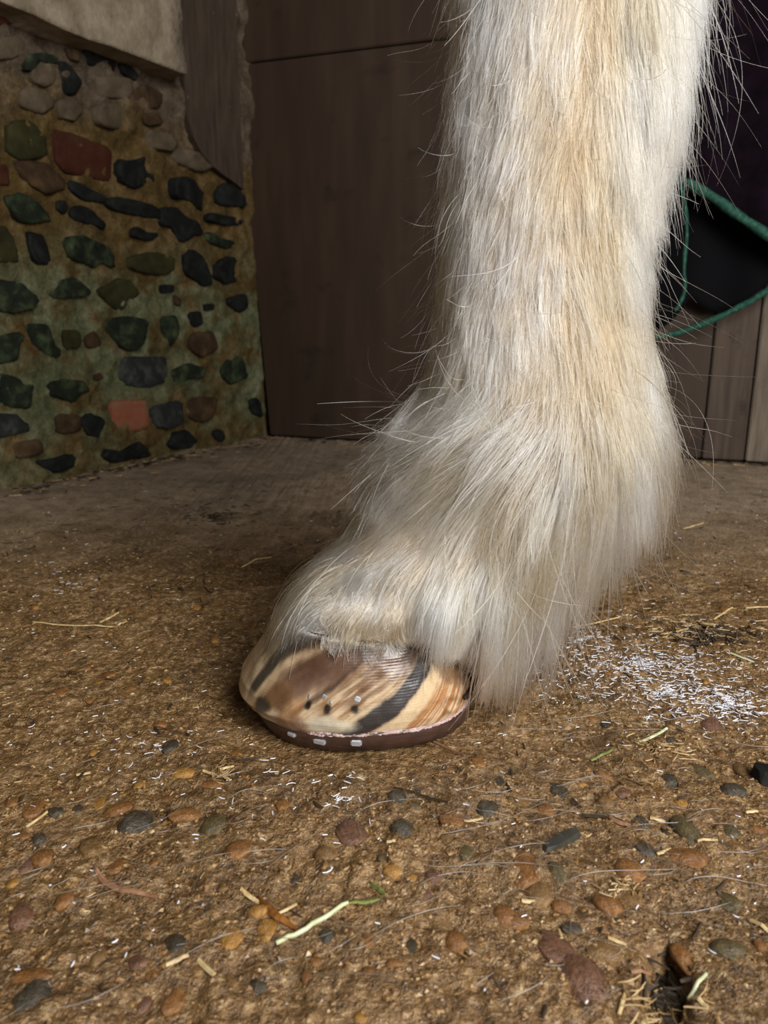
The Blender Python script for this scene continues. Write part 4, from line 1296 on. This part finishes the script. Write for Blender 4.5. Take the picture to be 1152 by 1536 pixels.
SPEC = [
 ([(249, 1452), (283, 1439)], 0.0036, M_STRAW, 'flat pale straw piece alone on the floor below the bark peel'),
 ([(298, 1443), (322, 1466)], 0.0036, M_STRAW, 'tan straw chip beside the flat pale straw piece'),
 ([(115, 1165), (136, 1162)], 0.0030, M_STRAW, 'short bright yellow straw chip on the wet floor near the shadow'),
 ([(305, 1162), (328, 1168)], 0.0030, M_STRAW, 'pale straw chip in the small heap left of the shoe'),
 ([(330, 1160), (350, 1152)], 0.0030, M_STRAW, 'pale straw chip tilted across the small heap left of the shoe'),
 ([(333, 1165), (346, 1176)], 0.0030, M_STRAW, 'short straw chip under the small heap left of the shoe'),
 ([(362, 1338), (390, 1349)], 0.0036, M_STRAW, 'tan straw chip touching the top of the dry leaf'),
 ([(40, 1248), (72, 1226)], 0.0022, M_STRAW, 'thin straw sliver slanting near the left floor pebbles'),
 ([(418, 1371), (445, 1357)], 0.0022, M_STRAW, 'thin pale straw lying across the dry leaf'),
 ([(695, 1239), (724, 1229)], 0.0022, M_STRAW, 'pale straw sliver beside the ring shaped orange pebble'),
 ([(580, 1272), (593, 1272)], 0.0024, M_STRAW, 'tiny yellow straw chip in the middle of the bare floor'),
 ([(782, 1357), (802, 1358)], 0.0036, M_STRAW, 'short cream straw chip below the large orange pebble'),
 ([(1045, 1270), (1075, 1268)], 0.0020, M_STRAW, 'thin yellow straw next to the olive pebble'),
 ([(985, 1282), (1006, 1274)], 0.0030, M_STRAW, 'pale folded straw chip above the long orange pebble'),
 ([(975, 1228), (998, 1232)], 0.0030, M_STRAW, 'cream straw chip next to the dark twig end'),
 ([(1118, 1223), (1136, 1221)], 0.0030, M_STRAW, 'cream straw chip near the right edge beyond the olive pebble'),
 ([(1125, 1380), (1160, 1402)], 0.0030, M_STRAW, 'yellow straw running out of the picture at its right edge'),
 ([(1034, 1482), (1060, 1456)], 0.0024, M_GREENSTRAW, 'greenish straw piece slanting beside the dark pit'),
 ([(1034, 1488), (1062, 1512)], 0.0030, M_STRAW, 'tan straw stalk lying at the edge of the dark pit'),
 ([(928, 1522), (938, 1490)], 0.0026, M_STRAW, 'upright pale straw chip left of the dark pit'),
 ([(945, 1462), (975, 1450)], 0.0040, M_BARK, 'brown husk lying on the rim of the dark pit'),
 ([(912, 1410), (940, 1416)], 0.0022, M_STRAW, 'thin straw above the wet reddish stones'),
 ([(838, 1395), (842, 1412)], 0.0030, M_STRAW, 'small upright straw chip above the wet reddish pebble'),
 ([(963, 1534), (970, 1512)], 0.0040, M_STRAW, 'broad pale straw chip at the bottom edge of the picture'),
 ([(362, 850), (384, 840), (408, 838)], 0.0030, M_STRAW, 'pale straw lying on the floor behind the hoof toe'),
 ([(50, 938), (110, 942), (176, 945)], 0.0016, M_STRAW, 'long thin golden straw on the shadowed floor below the flint wall'),
 ([(150, 936), (178, 924)], 0.0040, M_STRAW, 'forked pale straw piece on the shadowed floor'),
 ([(177, 944), (190, 936)], 0.0040, M_STRAW, 'short cream straw chip at the end of the long golden straw'),
 ([(860, 945), (942, 925)], 0.0020, M_STRAW, 'long straw lying among the white filings near the feather'),
 ([(985, 955), (1040, 943)], 0.0030, M_STRAW, 'pale straw in the small heap of chaff behind the filings'),
 ([(1070, 932), (1098, 915)], 0.0032, M_STRAW, 'bent yellow straw on top of the small heap of chaff'),
 ([(1118, 914), (1152, 911)], 0.0032, M_STRAW, 'yellow straw at the right edge behind the heap of chaff'),
 ([(1095, 985), (1130, 998)], 0.0030, M_GREENSTRAW, 'pale greenish straw among the filings at the right edge'),
 ([(955, 1118), (1000, 1095)], 0.0030, M_GREENSTRAW, 'pale green straw in front of the white filings'),
 ([(886, 1140), (918, 1127)], 0.0030, M_LEAF, 'green hay blade on the brown floor below the white filings'),
 ([(1025, 792), (1055, 785)], 0.0040, M_STRAW, 'long dull straw on the dry floor by the wooden partition'),
]
for px, w, m, lab in SPEC:
    litter('straw_piece', px, w * 0.72, 0.0009, m, lab, 'straw', 0.85, 0.0, 'loose straw pieces on the stable floor')

def sliver(x, y, L, w, a, thick, curl=0.3, zoff=0.0):
    n_ = 4
    c_, s_ = math.cos(a), math.sin(a)
    z0 = float(_fz)
    V = []
    for i in range(n_):
        s = i / (n_ - 1) - 0.5
        lx = L * s
        ly = curl * L * (s * s - 0.1)
        ww = w * (1 - 1.6 * s * s) / 2
        h = zoff + thick * 0.5 + curl * L * 0.25 * s * s
        for b, zz_ in ((-1, 0), (1, 0), (0, thick)):
            V.append((x + lx * c_ - (ly + b * ww) * s_, y + lx * s_ + (ly + b * ww) * c_, z0 + h + zz_))
    F = []
    for i in range(n_ - 1):
        for k in range(3):
            a0_, a1_ = i * 3 + k, i * 3 + (k + 1) % 3
            F.append((a0_, a1_, a1_ + 3, a0_ + 3))
    return np.array(V), np.array(F)
_fz = 0.0
def slivers(xy, Lr, wr, thick, curl=0.35, zr=0.001):
    global _fz
    zf = floor_z(xy[:, 0], xy[:, 1])
    it = []
    for (x, y), z in zip(xy, zf):
        _fz = z
        it.append(sliver(x, y, random.uniform(*Lr), random.uniform(*wr), random.uniform(0, 6.28), thick, random.uniform(-curl, curl), random.uniform(0, zr)))
    return it
def px_blob(lst, n):
    out = []
    for u, v, ru, rv, wgt in lst:
        for _ in range(int(n * wgt)):
            a = random.uniform(0, 6.283); r = abs(random.gauss(0, 0.55))
            p = on_floor(u + ru * r * math.cos(a), v + rv * r * math.sin(a))
            if (p.x - HOOF_C[0]) ** 2 + (p.y - HOOF_C[1]) ** 2 > 0.088 ** 2:
                out.append((p.x, p.y))
    return np.array(out)
M_FILE = mottled('white_horn_filings', lin(206, 204, 208), lin(232, 232, 238), 200, 0.5, 0.2, 0.0005)
fx = px_blob([(960, 1000, 260, 70, 0.50), (1090, 1060, 130, 44, 0.25), (870, 960, 130, 55, 0.12), (1000, 1040, 190, 50, 0.2), (240, 1130, 260, 90, 0.03), (100, 880, 110, 50, 0.02), (510, 1200, 170, 80, 0.03)], 1500)
joined('hoof_filings', slivers(fx, (0.0010, 0.0065), (0.0003, 0.0012), 0.0003, 0.7, 0.0020) + slivers(scatter(520, 0.4), (0.0012, 0.004), (0.0005, 0.0012), 0.0004), M_FILE, 'white curly hoof filings sprinkled over the floor behind the heel', 'filings')
ch = px_blob([(1050, 950, 90, 30, 0.45), (980, 1125, 90, 30, 0.15), (985, 1500, 60, 45, 0.2), (330, 1165, 40, 20, 0.06), (930, 1335, 40, 20, 0.05)], 420)
base_line = []
for k in range(420):
    if k < 200:
        q = back_xyz(random.uniform(0.0, 1.4), 0, 0.012 + abs(random.gauss(0, 0.02)))
    else:
        a_ = random.uniform(-0.5, 0.66)
        q = WA + wdir * a_ + WN * (0.02 + abs(random.gauss(0, 0.03)))
    base_line.append((q.x, q.y))
base_line = np.array(base_line)
joined('chaff', slivers(base_line[::2], (0.006, 0.022), (0.001, 0.003), 0.001, 0.4, 0.004) + slivers(ch, (0.003, 0.013), (0.0004, 0.0012), 0.0005, 0.5, 0.003) + slivers(scatter(420, 0.5), (0.0015, 0.006), (0.0004, 0.0012), 0.0005, 0.5), M_CHAFF, 'fine straw chaff scattered over the brown floor', 'chaff')
joined('dark_debris', slivers(base_line[1::2], (0.008, 0.026), (0.002, 0.005), 0.002, 0.4, 0.004) + slivers(px_blob([(1050, 955, 80, 22, 0.5), (320, 775, 60, 20, 0.2), (1000, 1470, 40, 60, 0.3)], 300), (0.005, 0.02), (0.001, 0.003), 0.0008, 0.3, 0.002) + slivers(scatter(500, 0.9), (0.004, 0.016), (0.0008, 0.0025), 0.0006, 0.3), M_DARKTWIG, 'dark dirt and chaff crumbs scattered on the floor', 'debris')

# loose shed hairs lying on the floor
HP = []
for k in range(230):
    if k < 150:
        u, v = random.uniform(-20, 1170), random.triangular(930, 1540, 1250)
    else:
        u, v = random.uniform(600, 1150), random.uniform(1080, 1320)
    p = on_floor(u, v)
    a = random.uniform(0, 2 * math.pi)
    L = random.uniform(0.015, 0.075)
    k1, k2 = random.gauss(0, 1.5), random.gauss(0, 1.7)
    x, y = p.x, p.y
    pts = []
    for i in range(12):
        pts.append((x, y))
        s = i / 11
        a += (k1 + k2 * (s - 0.5) * 2) / 11
        x += math.cos(a) * L / 11; y += math.sin(a) * L / 11
    q = np.array(pts)
    if (((q - np.array(HOOF_C)) ** 2).sum(1) < 0.087 ** 2).any():
        continue
    z = floor_z(q[:, 0], q[:, 1])
    z = np.convolve(np.pad(z, 2, mode='edge'), np.ones(5) / 5, 'valid') + 0.0016 + random.uniform(0, 0.002)
    HP.append(np.column_stack([q, z]))
HP = np.array(HP)
rad_h = np.tile(0.00019 * (1 - 0.6 * np.linspace(-1, 1, 12) ** 2)[None], (len(HP), 1))
sh = curves_obj('shed_hair', HP, rad_h, M_HAIR, {'tone': ('CURVE', np.full(len(HP), 0.1))})
tag(sh, 'fine pale loose horse hairs strewn over the wet floor', 'hair', None, 'stuff')
